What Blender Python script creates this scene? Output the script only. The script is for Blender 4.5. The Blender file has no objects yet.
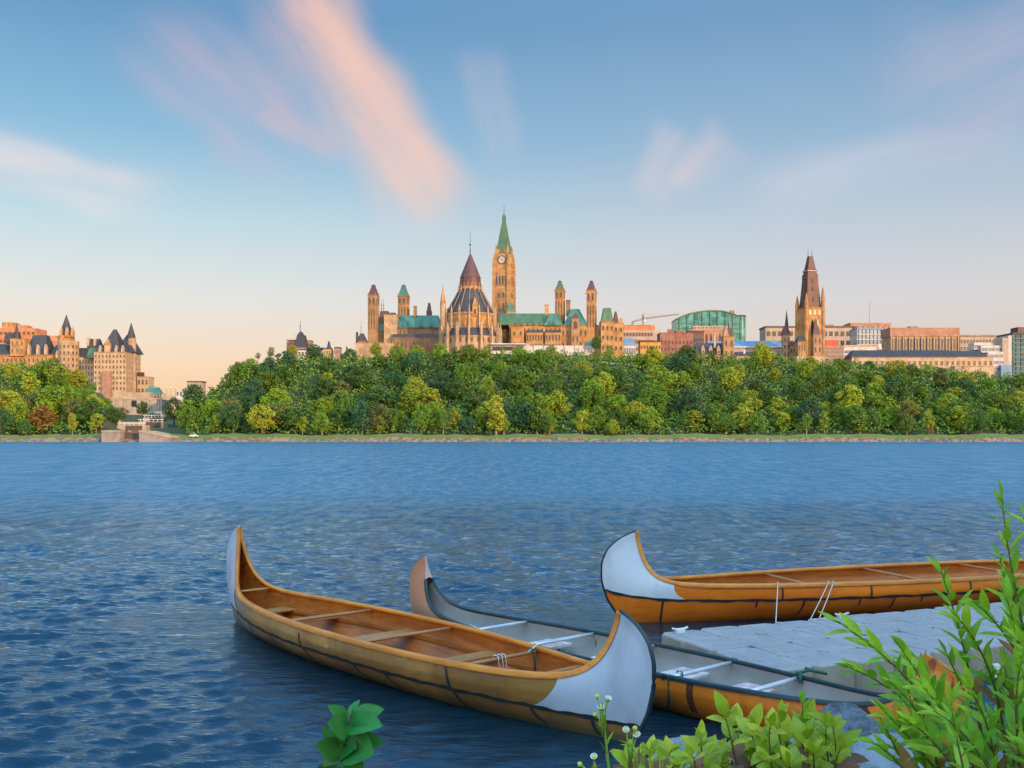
import bpy, math, random
import numpy as np
from mathutils import Vector, Matrix
random.seed(7); rng = np.random.default_rng(7)
R = math.radians
scene = bpy.context.scene
col = scene.collection
F, CX, HY, CZ = 1000.0, 512.0, 437.0, 2.5          # focal length in pixels, image centre, horizon row, eye height

def WX(px, D): return (px - CX) / F * D
def WZ(py, D): return CZ + (HY - py) / F * D
def at(px, py, D): return Vector((WX(px, D), D, WZ(py, D)))

# ------------------------------------------------------------------ object helpers
def link(o, parent=None):
    col.objects.link(o)
    if parent is not None: o.parent = parent
    return o
def tag(o, label=None, cat=None, group=None, kind=None):
    if label: o['label'] = label
    if cat: o['category'] = cat
    if group: o['group'] = group
    if kind: o['kind'] = kind
    return o
def empty(name, loc=(0, 0, 0), rz=0):
    o = bpy.data.objects.new(name, None); o.location = loc; o.rotation_euler = (0, 0, rz)
    o.empty_display_size = .3
    return link(o)
def thing(name, label, cat, loc=(0, 0, 0), rz=0, group=None):
    return tag(empty(name, loc, rz), label, cat, group)

class MB:
    """collects vertices and faces, builds one mesh object"""
    def __init__(s): s.v = []; s.f = []; s.m = []; s.sm = []
    def add(s, vs, fs, mi=0, smooth=False):
        b = len(s.v); s.v.extend([tuple(p) for p in vs])
        for f in fs:
            s.f.append(tuple(b + i for i in f)); s.m.append(mi); s.sm.append(smooth)
        return s
    def box(s, x0, x1, y0, y1, z0, z1, mi=0):
        return s.add([(x0,y0,z0),(x1,y0,z0),(x1,y1,z0),(x0,y1,z0),(x0,y0,z1),(x1,y0,z1),(x1,y1,z1),(x0,y1,z1)],
                     [(3,2,1,0),(4,5,6,7),(0,1,5,4),(1,2,6,5),(2,3,7,6),(3,0,4,7)], mi)
    def frust(s, w0, d0, z0, w1, d1, z1, cx=0, cy=0, mi=0, sx=0, sy=0):
        a, b, c, d = w0/2, d0/2, w1/2, d1/2
        return s.add([(cx-a,cy-b,z0),(cx+a,cy-b,z0),(cx+a,cy+b,z0),(cx-a,cy+b,z0),
                      (cx+sx-c,cy+sy-d,z1),(cx+sx+c,cy+sy-d,z1),(cx+sx+c,cy+sy+d,z1),(cx+sx-c,cy+sy+d,z1)],
                     [(3,2,1,0),(4,5,6,7),(0,1,5,4),(1,2,6,5),(2,3,7,6),(3,0,4,7)], mi)
    def ngon(s, cx, cy, r0, z0, r1, z1, n=16, mi=0, smooth=False, ph=0.0):
        vs = []
        for r, z in ((r0, z0), (r1, z1)):
            for k in range(n):
                t = 2*math.pi*(k+.5)/n + ph
                vs.append((cx+r*math.cos(t), cy+r*math.sin(t), z))
        fs = [(k, (k+1) % n, n+(k+1) % n, n+k) for k in range(n)]
        s.add(vs, fs, mi, smooth)
        b = len(s.v) - 2*n
        s.f.append(tuple(b+k for k in reversed(range(n)))); s.m.append(mi); s.sm.append(False)
        s.f.append(tuple(b+n+k for k in range(n))); s.m.append(mi); s.sm.append(False)
        return s
    def tube(s, pts, rad, n=8, mi=0, flat=1.0):
        pts = [Vector(p) for p in pts]; N = len(pts)
        rs = rad if isinstance(rad, (list, tuple)) else [rad]*N
        vs = []; up = Vector((0, 0, 1))
        for i, p in enumerate(pts):
            t = (pts[min(i+1, N-1)] - pts[max(i-1, 0)])
            t = t.normalized() if t.length > 1e-9 else Vector((0, 0, 1))
            a = t.cross(up)
            if a.length < .05: a = t.cross(Vector((1, 0, 0)))
            a.normalize(); b = a.cross(t)
            for k in range(n):
                th = 2*math.pi*k/n
                vs.append(p + a*math.cos(th)*rs[i] + b*math.sin(th)*rs[i]*flat)
        fs = []
        for i in range(N-1):
            for k in range(n):
                fs.append((i*n+k, (i+1)*n+k, (i+1)*n+(k+1) % n, i*n+(k+1) % n))
        fs.append(tuple(range(n))); fs.append(tuple((N-1)*n+k for k in reversed(range(n))))
        return s.add(vs, fs, mi, True)
    def grid(s, P, mi=0, smooth=True, flip=False):
        """P: array (a, b, 3)"""
        P = np.asarray(P); a, b, _ = P.shape
        fs = []
        for i in range(a-1):
            for j in range(b-1):
                q = (i*b+j, (i+1)*b+j, (i+1)*b+j+1, i*b+j+1)
                fs.append(q[::-1] if flip else q)
        return s.add(P.reshape(-1, 3).tolist(), fs, mi, smooth)
    def mesh(s, name, mats):
        me = bpy.data.meshes.new(name)
        me.from_pydata(s.v, [], s.f); me.update()
        for m in (mats if isinstance(mats, (list, tuple)) else [mats]): me.materials.append(m)
        me.polygons.foreach_set('material_index', s.m)
        me.polygons.foreach_set('use_smooth', s.sm)
        return me
    def build(s, name, mats, parent=None, loc=(0, 0, 0), rz=0):
        o = bpy.data.objects.new(name, s.mesh(name, mats)); o.location = loc; o.rotation_euler = (0, 0, rz)
        return link(o, parent)

def big_mesh(name, V, Q, mats, smooth=True):
    """fast numpy mesh: V (n,3), Q (m,4)"""
    me = bpy.data.meshes.new(name)
    me.vertices.add(len(V)); me.vertices.foreach_set('co', np.asarray(V, dtype=np.float32).ravel())
    Q = np.asarray(Q, dtype=np.int32)
    me.loops.add(Q.size); me.loops.foreach_set('vertex_index', Q.ravel())
    me.polygons.add(len(Q))
    me.polygons.foreach_set('loop_start', np.arange(0, Q.size, 4, dtype=np.int32))
    me.polygons.foreach_set('loop_total', np.full(len(Q), 4, dtype=np.int32))
    me.update(calc_edges=True); me.validate()
    me.polygons.foreach_set('use_smooth', np.full(len(me.polygons), smooth))
    for m in (mats if isinstance(mats, (list, tuple)) else [mats]): me.materials.append(m)
    return me

# ------------------------------------------------------------------ materials
class NT:
    def __init__(s, nt): s.nt = nt
    def n(s, typ, **kw):
        o = s.nt.nodes.new(typ)
        for k, v in kw.items():
            if k.startswith('i_'):
                o.inputs[int(k[2:]) if k[2:].isdigit() else k[2:].replace('_', ' ')].default_value = v
            else: setattr(o, k, v)
        return o
    def l(s, a, b): s.nt.links.new(a, b)
    def math(s, op, a, b=None, c=None, clamp=False):
        o = s.n('ShaderNodeMath', operation=op); o.use_clamp = clamp
        for i, x in enumerate((a, b, c)):
            if x is None: continue
            if isinstance(x, (int, float)): o.inputs[i].default_value = x
            else: s.l(x, o.inputs[i])
        return o.outputs[0]
    def mix(s, fac, a, b, blend='MIX'):
        o = s.n('ShaderNodeMix', data_type='RGBA', blend_type=blend); o.clamp_factor = True
        for i, x in ((0, fac), (6, a), (7, b)):
            if isinstance(x, (int, float)): o.inputs[i].default_value = x
            elif isinstance(x, (tuple, list)): o.inputs[i].default_value = (*x[:3], 1)
            else: s.l(x, o.inputs[i])
        return o.outputs[2]
    def ramp(s, fac, stops, interp='LINEAR'):
        o = s.n('ShaderNodeValToRGB'); cr = o.color_ramp; cr.interpolation = interp
        while len(cr.elements) < len(stops): cr.elements.new(.5)
        for e, (p, c) in zip(cr.elements, stops):
            e.position = p; e.color = (*c[:3], 1) if len(c) > 2 else (c[0], c[0], c[0], 1)
        s.l(fac, o.inputs[0]); return o.outputs[0]
    def smooth(s, x, a, b):
        o = s.n('ShaderNodeMapRange', interpolation_type='SMOOTHSTEP')
        s.l(x, o.inputs[0]); o.inputs[1].default_value = a; o.inputs[2].default_value = b
        return o.outputs[0]
    def noise(s, vec, scale, detail=4, rough=.55, dist=0):
        o = s.n('ShaderNodeTexNoise'); o.inputs['Scale'].default_value = scale
        o.inputs['Detail'].default_value = detail; o.inputs['Roughness'].default_value = rough
        o.inputs['Distortion'].default_value = dist
        if vec is not None: s.l(vec, o.inputs['Vector'])
        return o.outputs['Fac']
    def mapping(s, vec, scale=(1, 1, 1), rot=(0, 0, 0), loc=(0, 0, 0)):
        o = s.n('ShaderNodeMapping'); s.l(vec, o.inputs[0])
        o.inputs['Scale'].default_value = scale; o.inputs['Rotation'].default_value = rot; o.inputs['Location'].default_value = loc
        return o.outputs[0]

def srgb(r, g, b):
    f = lambda c: (c/255)/12.92 if c/255 <= .04045 else ((c/255+.055)/1.055)**2.4
    return (f(r), f(g), f(b))

def base_mat(name):
    m = bpy.data.materials.new(name); m.use_nodes = True
    t = NT(m.node_tree); bs = m.node_tree.nodes['Principled BSDF']
    return m, t, bs

def mat(name, c, c2=None, scale=1.0, rough=.75, metal=0.0, bump=0.0, bscale=None, spec=.4, stretch=(1, 1, 1), detail=5, lo=.35, hi=.65, coat=0):
    """two-tone noisy surface with bump in object space"""
    m, t, bs = base_mat(name)
    tc = t.n('ShaderNodeTexCoord').outputs['Object']
    if c2 is None: c2 = tuple(x*.72 for x in c)
    v = t.mapping(tc, stretch)
    nz = t.noise(v, scale, detail)
    f = t.smooth(nz, lo, hi)
    t.l(t.mix(f, c, c2), bs.inputs['Base Color'])
    bs.inputs['Roughness'].default_value = rough; bs.inputs['Metallic'].default_value = metal
    bs.inputs['Specular IOR Level'].default_value = spec
    if coat: bs.inputs['Coat Weight'].default_value = coat; bs.inputs['Coat Roughness'].default_value = .15
    if bump:
        b = t.n('ShaderNodeBump'); b.inputs['Strength'].default_value = bump
        b.inputs['Distance'].default_value = .05 if bscale and bscale > 5 else .2
        t.l(t.noise(v, bscale or scale*4, 5), b.inputs['Height']); t.l(b.outputs[0], bs.inputs['Normal'])
    return m

def stone(name, c, c2, dark=.55):
    """masonry: block pattern in world metres, weathering, soot streaks"""
    m, t, bs = base_mat(name)
    tc = t.n('ShaderNodeTexCoord').outputs['Object']
    n1 = t.noise(tc, .22, 5); n2 = t.noise(t.mapping(tc, (1.2, 1.2, .12)), .9, 4)
    n3 = t.noise(tc, 1.7, 3, .7)
    a = t.mix(t.smooth(n1, .38, .64), c, c2)
    a = t.mix(t.math('MULTIPLY', t.smooth(n2, .52, .75), .55), a, tuple(x*dark for x in c2))
    a = t.mix(t.math('MULTIPLY', t.smooth(n3, .5, .8), .45), a, tuple(x*.45 for x in c))
    t.l(a, bs.inputs['Base Color']); bs.inputs['Roughness'].default_value = .9
    bs.inputs['Specular IOR Level'].default_value = .2
    b = t.n('ShaderNodeBump'); b.inputs['Strength'].default_value = .6; b.inputs['Distance'].default_value = .3
    t.l(n3, b.inputs['Height']); t.l(b.outputs[0], bs.inputs['Normal'])
    return m

def roofing(name, c, c2, seam=1.3):
    m, t, bs = base_mat(name)
    tc = t.n('ShaderNodeTexCoord').outputs['Object']
    w = t.n('ShaderNodeTexWave', wave_type='BANDS', bands_direction='X'); w.inputs['Scale'].default_value = seam
    w.inputs['Distortion'].default_value = .3
    t.l(tc, w.inputs[0])
    n1 = t.noise(t.mapping(tc, (1, 1, .3)), .35, 5)
    a = t.mix(t.smooth(n1, .35, .68), c, c2)
    a = t.mix(t.math('MULTIPLY', w.outputs['Fac'], .35), a, tuple(x*.55 for x in c2))
    t.l(a, bs.inputs['Base Color']); bs.inputs['Roughness'].default_value = .6
    return m

def glassy(name, c, c2, sc=.25, rough=.12, spec=.8):
    m, t, bs = base_mat(name)
    tc = t.n('ShaderNodeTexCoord').outputs['Object']
    v = t.n('ShaderNodeTexVoronoi', distance='CHEBYCHEV'); v.inputs['Scale'].default_value = sc; t.l(tc, v.inputs[0])
    t.l(t.mix(t.n('ShaderNodeSeparateColor').outputs[0], c, c2), bs.inputs['Base Color'])
    sep = [n for n in t.nt.nodes if n.type == 'SEPARATE_COLOR'][0]; t.l(v.outputs['Color'], sep.inputs[0])
    bs.inputs['Roughness'].default_value = rough; bs.inputs['Specular IOR Level'].default_value = spec
    return m

M = {}
M['tan'] = stone('tan_sandstone', (.36, .225, .115), (.23, .14, .068))
M['tan_pale'] = stone('pale_sandstone', (.40, .285, .175), (.28, .195, .12), .6)
M['tan_dark'] = stone('dark_sandstone', (.235, .15, .085), (.15, .095, .055))  # darker copy of the sandstone; the left wing's weaker light put into its colour
M['orange_stone'] = stone('warm_sandstone', (.43, .24, .095), (.28, .15, .055))
M['limestone'] = stone('pale_limestone', (.43, .32, .21), (.33, .24, .155), .7)
M['greystone'] = stone('grey_stone', (.27, .23, .19), (.19, .165, .14))
M['brick'] = stone('red_brick', (.30, .14, .10), (.21, .095, .075))
M['pinkbrick'] = stone('pink_brick', (.36, .20, .135), (.28, .15, .10), .75)
M['concrete'] = stone('beige_concrete', (.38, .31, .24), (.30, .245, .19), .8)
M['white_wall'] = stone('white_render', (.50, .46, .43), (.40, .37, .35), .8)
M['terracotta'] = stone('terracotta_cladding', (.46, .20, .10), (.37, .155, .08), .85)
M['yellow_wall'] = stone('ochre_wall', (.46, .27, .085), (.37, .21, .06), .8)
M['copper'] = roofing('green_copper', (.05, .18, .135), (.03, .12, .09))
M['copper_dull'] = roofing('dull_copper', (.07, .15, .07), (.04, .10, .048))
M['slate'] = roofing('dark_slate', (.046, .040, .044), (.03, .026, .029))
M['slate_purple'] = roofing('purple_slate', (.105, .045, .042), (.065, .028, .028))
M['slate_brown'] = roofing('brown_slate', (.10, .036, .026), (.06, .025, .02))
M['blue_roof'] = roofing('blue_roof', (.14, .24, .38), (.10, .18, .30), .5)
M['lead'] = mat('lead_roof', (.035, .036, .045), (.025, .026, .034), .6, .6)
M['pane'] = mat('window_pane', (.018, .016, .018), (.035, .028, .028), .8, .2, spec=.5)
M['pane_blue'] = mat('blue_pane', (.05, .10, .14), (.03, .06, .09), .5, .15, spec=.8)
M['glass_teal'] = glassy('teal_glass', (.012, .10, .095), (.07, .27, .23), .22, .25, .3)
M['glass_dark'] = glassy('dark_glass', (.008, .05, .07), (.03, .13, .15), .3, .25, .25)
M['glass_pale'] = glassy('pale_glass', (.28, .33, .34), (.16, .22, .26), .3)
M['iron'] = mat('wrought_iron', (.05, .04, .04), (.03, .03, .03), 2, .5)
M['crane_paint'] = mat('crane_paint', (.25, .13, .05), (.18, .09, .04), 1, .5)
M['white_paint'] = mat('white_paint', (.75, .75, .76), (.62, .62, .64), 1, .5)
M['clock'] = mat('clock_dial', (.40, .37, .34), (.30, .28, .26), 1, .4)
M['red_paint'] = mat('red_roof_sheet', (.65, .08, .03), (.5, .06, .025), .3, .6)
M['wood_dark'] = mat('gate_timber', (.10, .07, .055), (.06, .045, .035), 1.5, .8)
M['tyre'] = mat('tyre_rubber', (.02, .02, .02), None, 3, .8)
M['car_white'] = mat('car_paint', (.78, .78, .78), (.7, .7, .71), 1, .3, coat=.5)

# ------------------------------------------------------------------ sun, sky and camera
SUN_EL, SUN_AZ = 12.0, 138.0                       # azimuth clockwise from +Y (behind the viewer's right shoulder)
sd = Vector((math.sin(R(SUN_AZ))*math.cos(R(SUN_EL)), math.cos(R(SUN_AZ))*math.cos(R(SUN_EL)), math.sin(R(SUN_EL))))
sl = bpy.data.lights.new('sun', 'SUN'); sl.energy = 5.0; sl.angle = R(.6); sl.color = (1.0, .61, .31)
so = link(bpy.data.objects.new('sun', sl)); so.rotation_euler = sd.to_track_quat('Z', 'Y').to_euler()

w = bpy.data.worlds.new('World'); scene.world = w; w.use_nodes = True
for n in list(w.node_tree.nodes): w.node_tree.nodes.remove(n)
t = NT(w.node_tree)
tc = t.n('ShaderNodeTexCoord').outputs['Generated']
sp = t.n('ShaderNodeSeparateXYZ'); t.l(tc, sp.inputs[0])
dx, dy, dz = sp.outputs
sky = t.n('ShaderNodeTexSky', sky_type='NISHITA'); sky.sun_disc = False
sky.sun_elevation = R(SUN_EL); sky.sun_rotation = R(SUN_AZ); sky.air_density = 1.2; sky.dust_density = 1.5
# evening colours by height above the horizon; left (east) pinker, right greyer
east = t.ramp(dz, [(0, srgb(243, 176, 128)), (.07, srgb(236, 195, 170)), (.13, srgb(218, 208, 206)), (.20, srgb(180, 201, 212)),
                   (.28, srgb(114, 167, 202)), (.38, srgb(64, 129, 178)), (.55, srgb(84, 138, 194)), (1, srgb(96, 146, 200))])
west = t.ramp(dz, [(0, srgb(222, 180, 164)), (.07, srgb(216, 192, 186)), (.13, srgb(212, 202, 207)), (.20, srgb(186, 194, 208)),
                   (.28, srgb(140, 172, 202)), (.38, srgb(102, 146, 188)), (.55, srgb(92, 142, 196)), (1, srgb(96, 146, 200))])
side = t.smooth(dx, -.35, .3)
grad = t.mix(side, east, west)
# clouds: streaks laid out by direction (a = x/y, e = z/y), drawn out by the wind
sy = t.math('MAXIMUM', dy, .02)
A = t.math('DIVIDE', dx, sy); E = t.math('DIVIDE', dz, sy)
fwd = t.smooth(dy, .05, .3)
def streak(px, py, ang, ln, wd, fan=0.0, seed=0.0, nscale=7.0, sharp=.5, fib=0):
    a0, e0 = (px-CX)/F, (HY-py)/F
    ca, sa = math.cos(R(ang)), math.sin(R(ang))
    da = t.math('SUBTRACT', A, a0); de = t.math('SUBTRACT', E, e0)
    p = t.math('ADD', t.math('MULTIPLY', da, ca), t.math('MULTIPLY', de, sa))
    q = t.math('SUBTRACT', t.math('MULTIPLY', de, ca), t.math('MULTIPLY', da, sa))
    cmb = t.n('ShaderNodeCombineXYZ'); t.l(p, cmb.inputs[0]); t.l(q, cmb.inputs[1]); cmb.inputs[2].default_value = seed
    nz = t.noise(t.mapping(cmb.outputs[0], (.35, 2.4, 1) if not fib else (.32, 1.7, 1)), nscale, 6 if fib else 3, .62 if fib else .55)
    nb = t.noise(cmb.outputs[0], nscale*1.3, 1, .5)
    qq = t.math('ADD', q, t.math('MULTIPLY', t.math('SUBTRACT', nb, .5), wd*1.3))
    wv = t.math('ADD', t.math('MULTIPLY', p, fan), wd)
    qa = t.math('DIVIDE', t.math('ABSOLUTE', qq), t.math('MAXIMUM', wv, .004))
    mq = t.math('SUBTRACT', 1.0, t.smooth(qa, 0.15, 1.15))
    pa = t.math('DIVIDE', t.math('ABSOLUTE', t.math('ADD', p, t.math('MULTIPLY', t.math('SUBTRACT', nb, .5), ln*.5))), ln)
    mp = t.math('SUBTRACT', 1.0, t.smooth(pa, sharp, 1.1))
    body = t.math('ADD', .35, t.math('MULTIPLY', t.smooth(nz, .34, .66), .65))
    return t.math('MULTIPLY', t.math('MULTIPLY', mq, mp), t.math('MULTIPLY', body, fwd))
cl = grad
for (args, colr, amt) in [
    (dict(px=45, py=172, ang=-14, ln=.13, wd=.034, seed=1.0), srgb(246, 216, 205), .62),
    (dict(px=225, py=92, ang=-42, ln=.13, wd=.062, seed=2.0, sharp=.2), srgb(200, 168, 182), .6),
    (dict(px=300, py=130, ang=-30, ln=.05, wd=.02, seed=9.0), srgb(226, 176, 172), .45),
    (dict(px=348, py=82, ang=-57, ln=.165, wd=.058, fan=.05, seed=3.0, sharp=.5, fib=1), srgb(245, 190, 172), .85),
    (dict(px=372, py=95, ang=-57, ln=.14, wd=.034, fan=.04, seed=3.5, sharp=.6, fib=1), srgb(255, 196, 162), .85),
    (dict(px=500, py=110, ang=-78, ln=.06, wd=.03, seed=4.0), srgb(200, 188, 200), .4),
    (dict(px=665, py=165, ang=62, ln=.045, wd=.028, fan=.2, seed=5.0), srgb(222, 200, 205), .55),
    (dict(px=703, py=160, ang=48, ln=.045, wd=.03, fan=.2, seed=6.0), srgb(226, 200, 203), .6),
    (dict(px=900, py=165, ang=10, ln=.17, wd=.035, seed=7.0), srgb(205, 205, 218), .5),
    (dict(px=1000, py=60, ang=25, ln=.14, wd=.09, seed=8.0, sharp=.2), srgb(188, 180, 204), .6)]:
    cl = t.mix(t.math('MULTIPLY', streak(**args), amt), cl, colr)
b1 = t.n('ShaderNodeBackground'); t.l(sky.outputs[0], b1.inputs[0]); b1.inputs[1].default_value = .05
# sunset side behind the viewer, and the upper sky, brightened to light the foreground
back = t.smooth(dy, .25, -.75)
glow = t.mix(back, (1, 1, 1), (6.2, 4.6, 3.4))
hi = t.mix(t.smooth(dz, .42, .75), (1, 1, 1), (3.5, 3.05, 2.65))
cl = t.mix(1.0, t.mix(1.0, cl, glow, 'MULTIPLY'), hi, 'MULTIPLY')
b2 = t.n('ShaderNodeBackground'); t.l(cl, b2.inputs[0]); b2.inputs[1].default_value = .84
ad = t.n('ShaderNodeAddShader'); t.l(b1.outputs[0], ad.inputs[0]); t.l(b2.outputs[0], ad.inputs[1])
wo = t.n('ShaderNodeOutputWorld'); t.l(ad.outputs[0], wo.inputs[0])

cam = bpy.data.cameras.new('camera'); cam.sensor_width = 36; cam.lens = 36*F/1024
cam.shift_y = (HY-384)/1024; cam.clip_start = .05; cam.clip_end = 8000
co = link(bpy.data.objects.new('camera', cam)); co.location = (0, 0, CZ); co.rotation_euler = (R(90), 0, 0)
scene.camera = co
scene.view_settings.view_transform = 'Standard'; scene.view_settings.look = 'None'; scene.view_settings.exposure = 0
cy = scene.cycles; cy.max_bounces = 5; cy.diffuse_bounces = 2; cy.glossy_bounces = 3; cy.transmission_bounces = 3; cy.caustics_reflective = False; cy.caustics_refractive = False
cy.use_adaptive_sampling = True; cy.adaptive_threshold = .02; cy.use_denoising = True; cy.sample_clamp_indirect = 4
w.cycles.sampling_method = 'MANUAL'; w.cycles.sample_map_resolution = 256
scene.render.resolution_x, scene.render.resolution_y = 1024, 768

# ------------------------------------------------------------------ water
def sst(x, a, b):
    q = np.clip((np.asarray(x, float)-a)/(b-a), 0, 1); return q*q*(3-2*q)
CANOES = [  # end a (left), end b (right) on the water line, half width of the calm zone
    ((-3.90, 13.72), (1.13, 7.99)), ((-1.30, 12.75), (3.39, 7.40)), ((1.2, 13.35), (11.3, 16.5))]
def seg_dist(X, Y, a, b):
    ax, ay = a; bx, by = b; ux, uy = bx-ax, by-ay; L2 = ux*ux+uy*uy
    tt = np.clip(((X-ax)*ux+(Y-ay)*uy)/L2, 0, 1)
    return np.hypot(X-ax-tt*ux, Y-ay-tt*uy)
def make_water():
    rows = [2.2]
    while rows[-1] < 60:
        d = rows[-1]; rows.append(d + max(.032, d*d/2500*.8))
    while rows[-1] < 300: rows.append(rows[-1]*1.06)
    rows += [360, 430, 500, 560, 640]
    rows = np.array(rows)
    us = np.concatenate([[-6, -3, -1.6, -1.1, -.85], np.linspace(-.66, .66, 620), [.85, 1.1, 1.6, 3, 6]])
    D, U = np.meshgrid(rows, us, indexing='ij')
    X, Y = U*D, D
    Z = np.zeros_like(X)
    g = np.random.default_rng(3)
    for k in range(64):
        lam = .13*(5 ** g.random())
        th = R(-62 + g.normal(0, 30))
        kx, ky = math.cos(th)*2*math.pi/lam, math.sin(th)*2*math.pi/lam
        amp = .0052*lam
        fade = 1 - sst(D, 18*lam+8, 55*lam+20)
        Z += amp*np.sin(kx*X+ky*Y+g.random()*6.283)*fade
    Z = Z + 8*Z*np.abs(Z)                           # sharper crests
    calm = np.ones_like(Z)
    for a, b in CANOES: calm *= .25 + .75*sst(seg_dist(X, Y, a, b), .6, 2.6)
    calm *= .55 + .45*sst(Y - (4 + .5*X), 0, 6)
    Z *= np.maximum(calm, .22)
    V = np.stack([X, Y, Z], -1).reshape(-1, 3)
    a, b = X.shape
    i = (np.arange(a-1)[:, None]*b + np.arange(b-1)[None]).ravel()
    Q = np.stack([i, i+1, i+b+1, i+b], 1)
    m, t, bs = base_mat('river_water')
    tc = t.n('ShaderNodeTexCoord').outputs['Object']
    # wind patches over the river
    patch = t.noise(t.mapping(tc, (.05, .012, 1)), 1.0, 4, .6)
    pf = t.smooth(patch, .3, .7)
    fine = t.noise(t.mapping(tc, (1.0, 2.3, 1), (0, 0, R(-14))), 3.3, 5, .62, .3)
    mid = t.noise(t.mapping(tc, (.5, 1.3, 1), (0, 0, R(10))), 1.1, 4, .6, .2)
    far = t.noise(t.mapping(tc, (.22, .20, 1), (0, 0, R(6))), 1.0, 4, .62)
    sp = t.n('ShaderNodeSeparateXYZ'); t.l(tc, sp.inputs[0])
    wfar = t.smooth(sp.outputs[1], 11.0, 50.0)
    wnear = t.math('SUBTRACT', 1.0, t.math('MULTIPLY', wfar, .55))
    # sheltered water along the near bank
    shel = t.smooth(sp.outputs[1], 6.0, 19.0)
    h = t.math('MULTIPLY', fine, t.math('MULTIPLY', wnear, .035))
    h = t.math('ADD', h, t.math('MULTIPLY', mid, t.math('ADD', .035, t.math('MULTIPLY', shel, .12))))
    h = t.math('ADD', h, t.math('MULTIPLY', far, t.math('MULTIPLY', wfar, 1.25)))
    bp = t.n('ShaderNodeBump'); bp.inputs['Distance'].default_value = 1.0
    t.l(t.math('ADD', .55, t.math('MULTIPLY', pf, .45)), bp.inputs['Strength'])
    t.l(h, bp.inputs['Height'])
    # choppy water never mirrors fully even at a grazing view: reflect up to a cap over the blue body of the river
    gl = t.n('ShaderNodeBsdfGlossy'); t.l(bp.outputs[0], gl.inputs['Normal'])
    t.l(t.math('ADD', .05, t.math('MULTIPLY', wfar, .17)), gl.inputs['Roughness'])
    gl.inputs['Color'].default_value = (.56, .80, 1, 1)
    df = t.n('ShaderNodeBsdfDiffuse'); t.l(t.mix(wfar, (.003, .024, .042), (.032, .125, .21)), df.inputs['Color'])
    fr = t.n('ShaderNodeFresnel'); fr.inputs[0].default_value = 1.33; t.l(bp.outputs[0], fr.inputs['Normal'])
    mx = t.n('ShaderNodeMixShader')
    # ripple trains painted by noise in the reflection mix: dark near faces, sky-bright backs
    r1 = t.noise(t.mapping(tc, (2.2, .55, 1), (0, 0, R(5))), 1.0, 4, .65); r2 = t.noise(t.mapping(tc, (1.05, .13, 1), (0, 0, R(-3))), 1.0, 4, .7); r3 = t.noise(t.mapping(tc, (.42, .032, 1)), 1.0, 4, .7)
    w1 = t.math('MULTIPLY', t.smooth(sp.outputs[1], 14.0, 30.0), t.math('SUBTRACT', 1.0, t.smooth(sp.outputs[1], 50.0, 110.0)))
    w2 = t.math('MULTIPLY', t.smooth(sp.outputs[1], 35.0, 80.0), t.math('SUBTRACT', 1.0, t.math('MULTIPLY', t.smooth(sp.outputs[1], 180.0, 420.0), .6)))
    w3 = t.smooth(sp.outputs[1], 110.0, 260.0)
    rip = t.math('ADD', t.math('ADD', t.math('MULTIPLY', t.math('SUBTRACT', t.smooth(r1, .38, .62), .5), w1), t.math('MULTIPLY', t.math('SUBTRACT', t.smooth(r2, .39, .61), .5), t.math('MULTIPLY', w2, 1.15))), t.math('MULTIPLY', t.math('SUBTRACT', t.smooth(r3, .40, .60), .5), t.math('MULTIPLY', w3, .8)))
    cap = t.math('MULTIPLY', t.math('SUBTRACT', .8, t.math('MULTIPLY', wfar, .40)), t.math('ADD', 1.0, t.math('MULTIPLY', rip, .95)))
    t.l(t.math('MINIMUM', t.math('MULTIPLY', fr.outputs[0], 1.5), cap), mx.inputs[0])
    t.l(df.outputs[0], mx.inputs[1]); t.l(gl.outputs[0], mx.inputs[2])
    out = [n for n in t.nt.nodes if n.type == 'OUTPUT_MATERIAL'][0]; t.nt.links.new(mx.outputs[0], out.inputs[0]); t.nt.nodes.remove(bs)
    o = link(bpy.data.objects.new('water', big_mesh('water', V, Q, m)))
    tag(o, 'wide blue rippled river', None, kind='structure')
make_water()

# ------------------------------------------------------------------ far terrain
UK = [-1.2, -.75, -.512, -.46, -.41, -.395, -.382, -.372, -.33, -.318, -.30, -.28, -.255, -.20, 0.0, .10, .18, .25, .34, .44, .52, .75, 1.2]
ZK = [30, 34, 37, 36, 24, 12, 7, 6, 6, 11, 22, 31, 38, 42, 44, 43.5, 42, 42, 38, 33, 30, 26, 22]
def ground_far(x, y):
    y = np.asarray(y, float); x = np.asarray(x, float)
    u = x/np.maximum(y, 1)
    top = np.interp(u, UK, ZK)
    h = top*sst(y, 514, 604) + (1.35+.3*np.sin(x*.083)+.25*np.sin(x*.21+1)+.2*np.sin(x*.61))*sst(y, 500.2, 503.5) + 2.3*sst(y, 503.0, 511) - 1.5*(1-sst(y, 498, 501))
    h += 1.6*np.sin(x*.11)*np.cos(y*.13)*sst(y, 516, 540)
    return h
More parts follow.
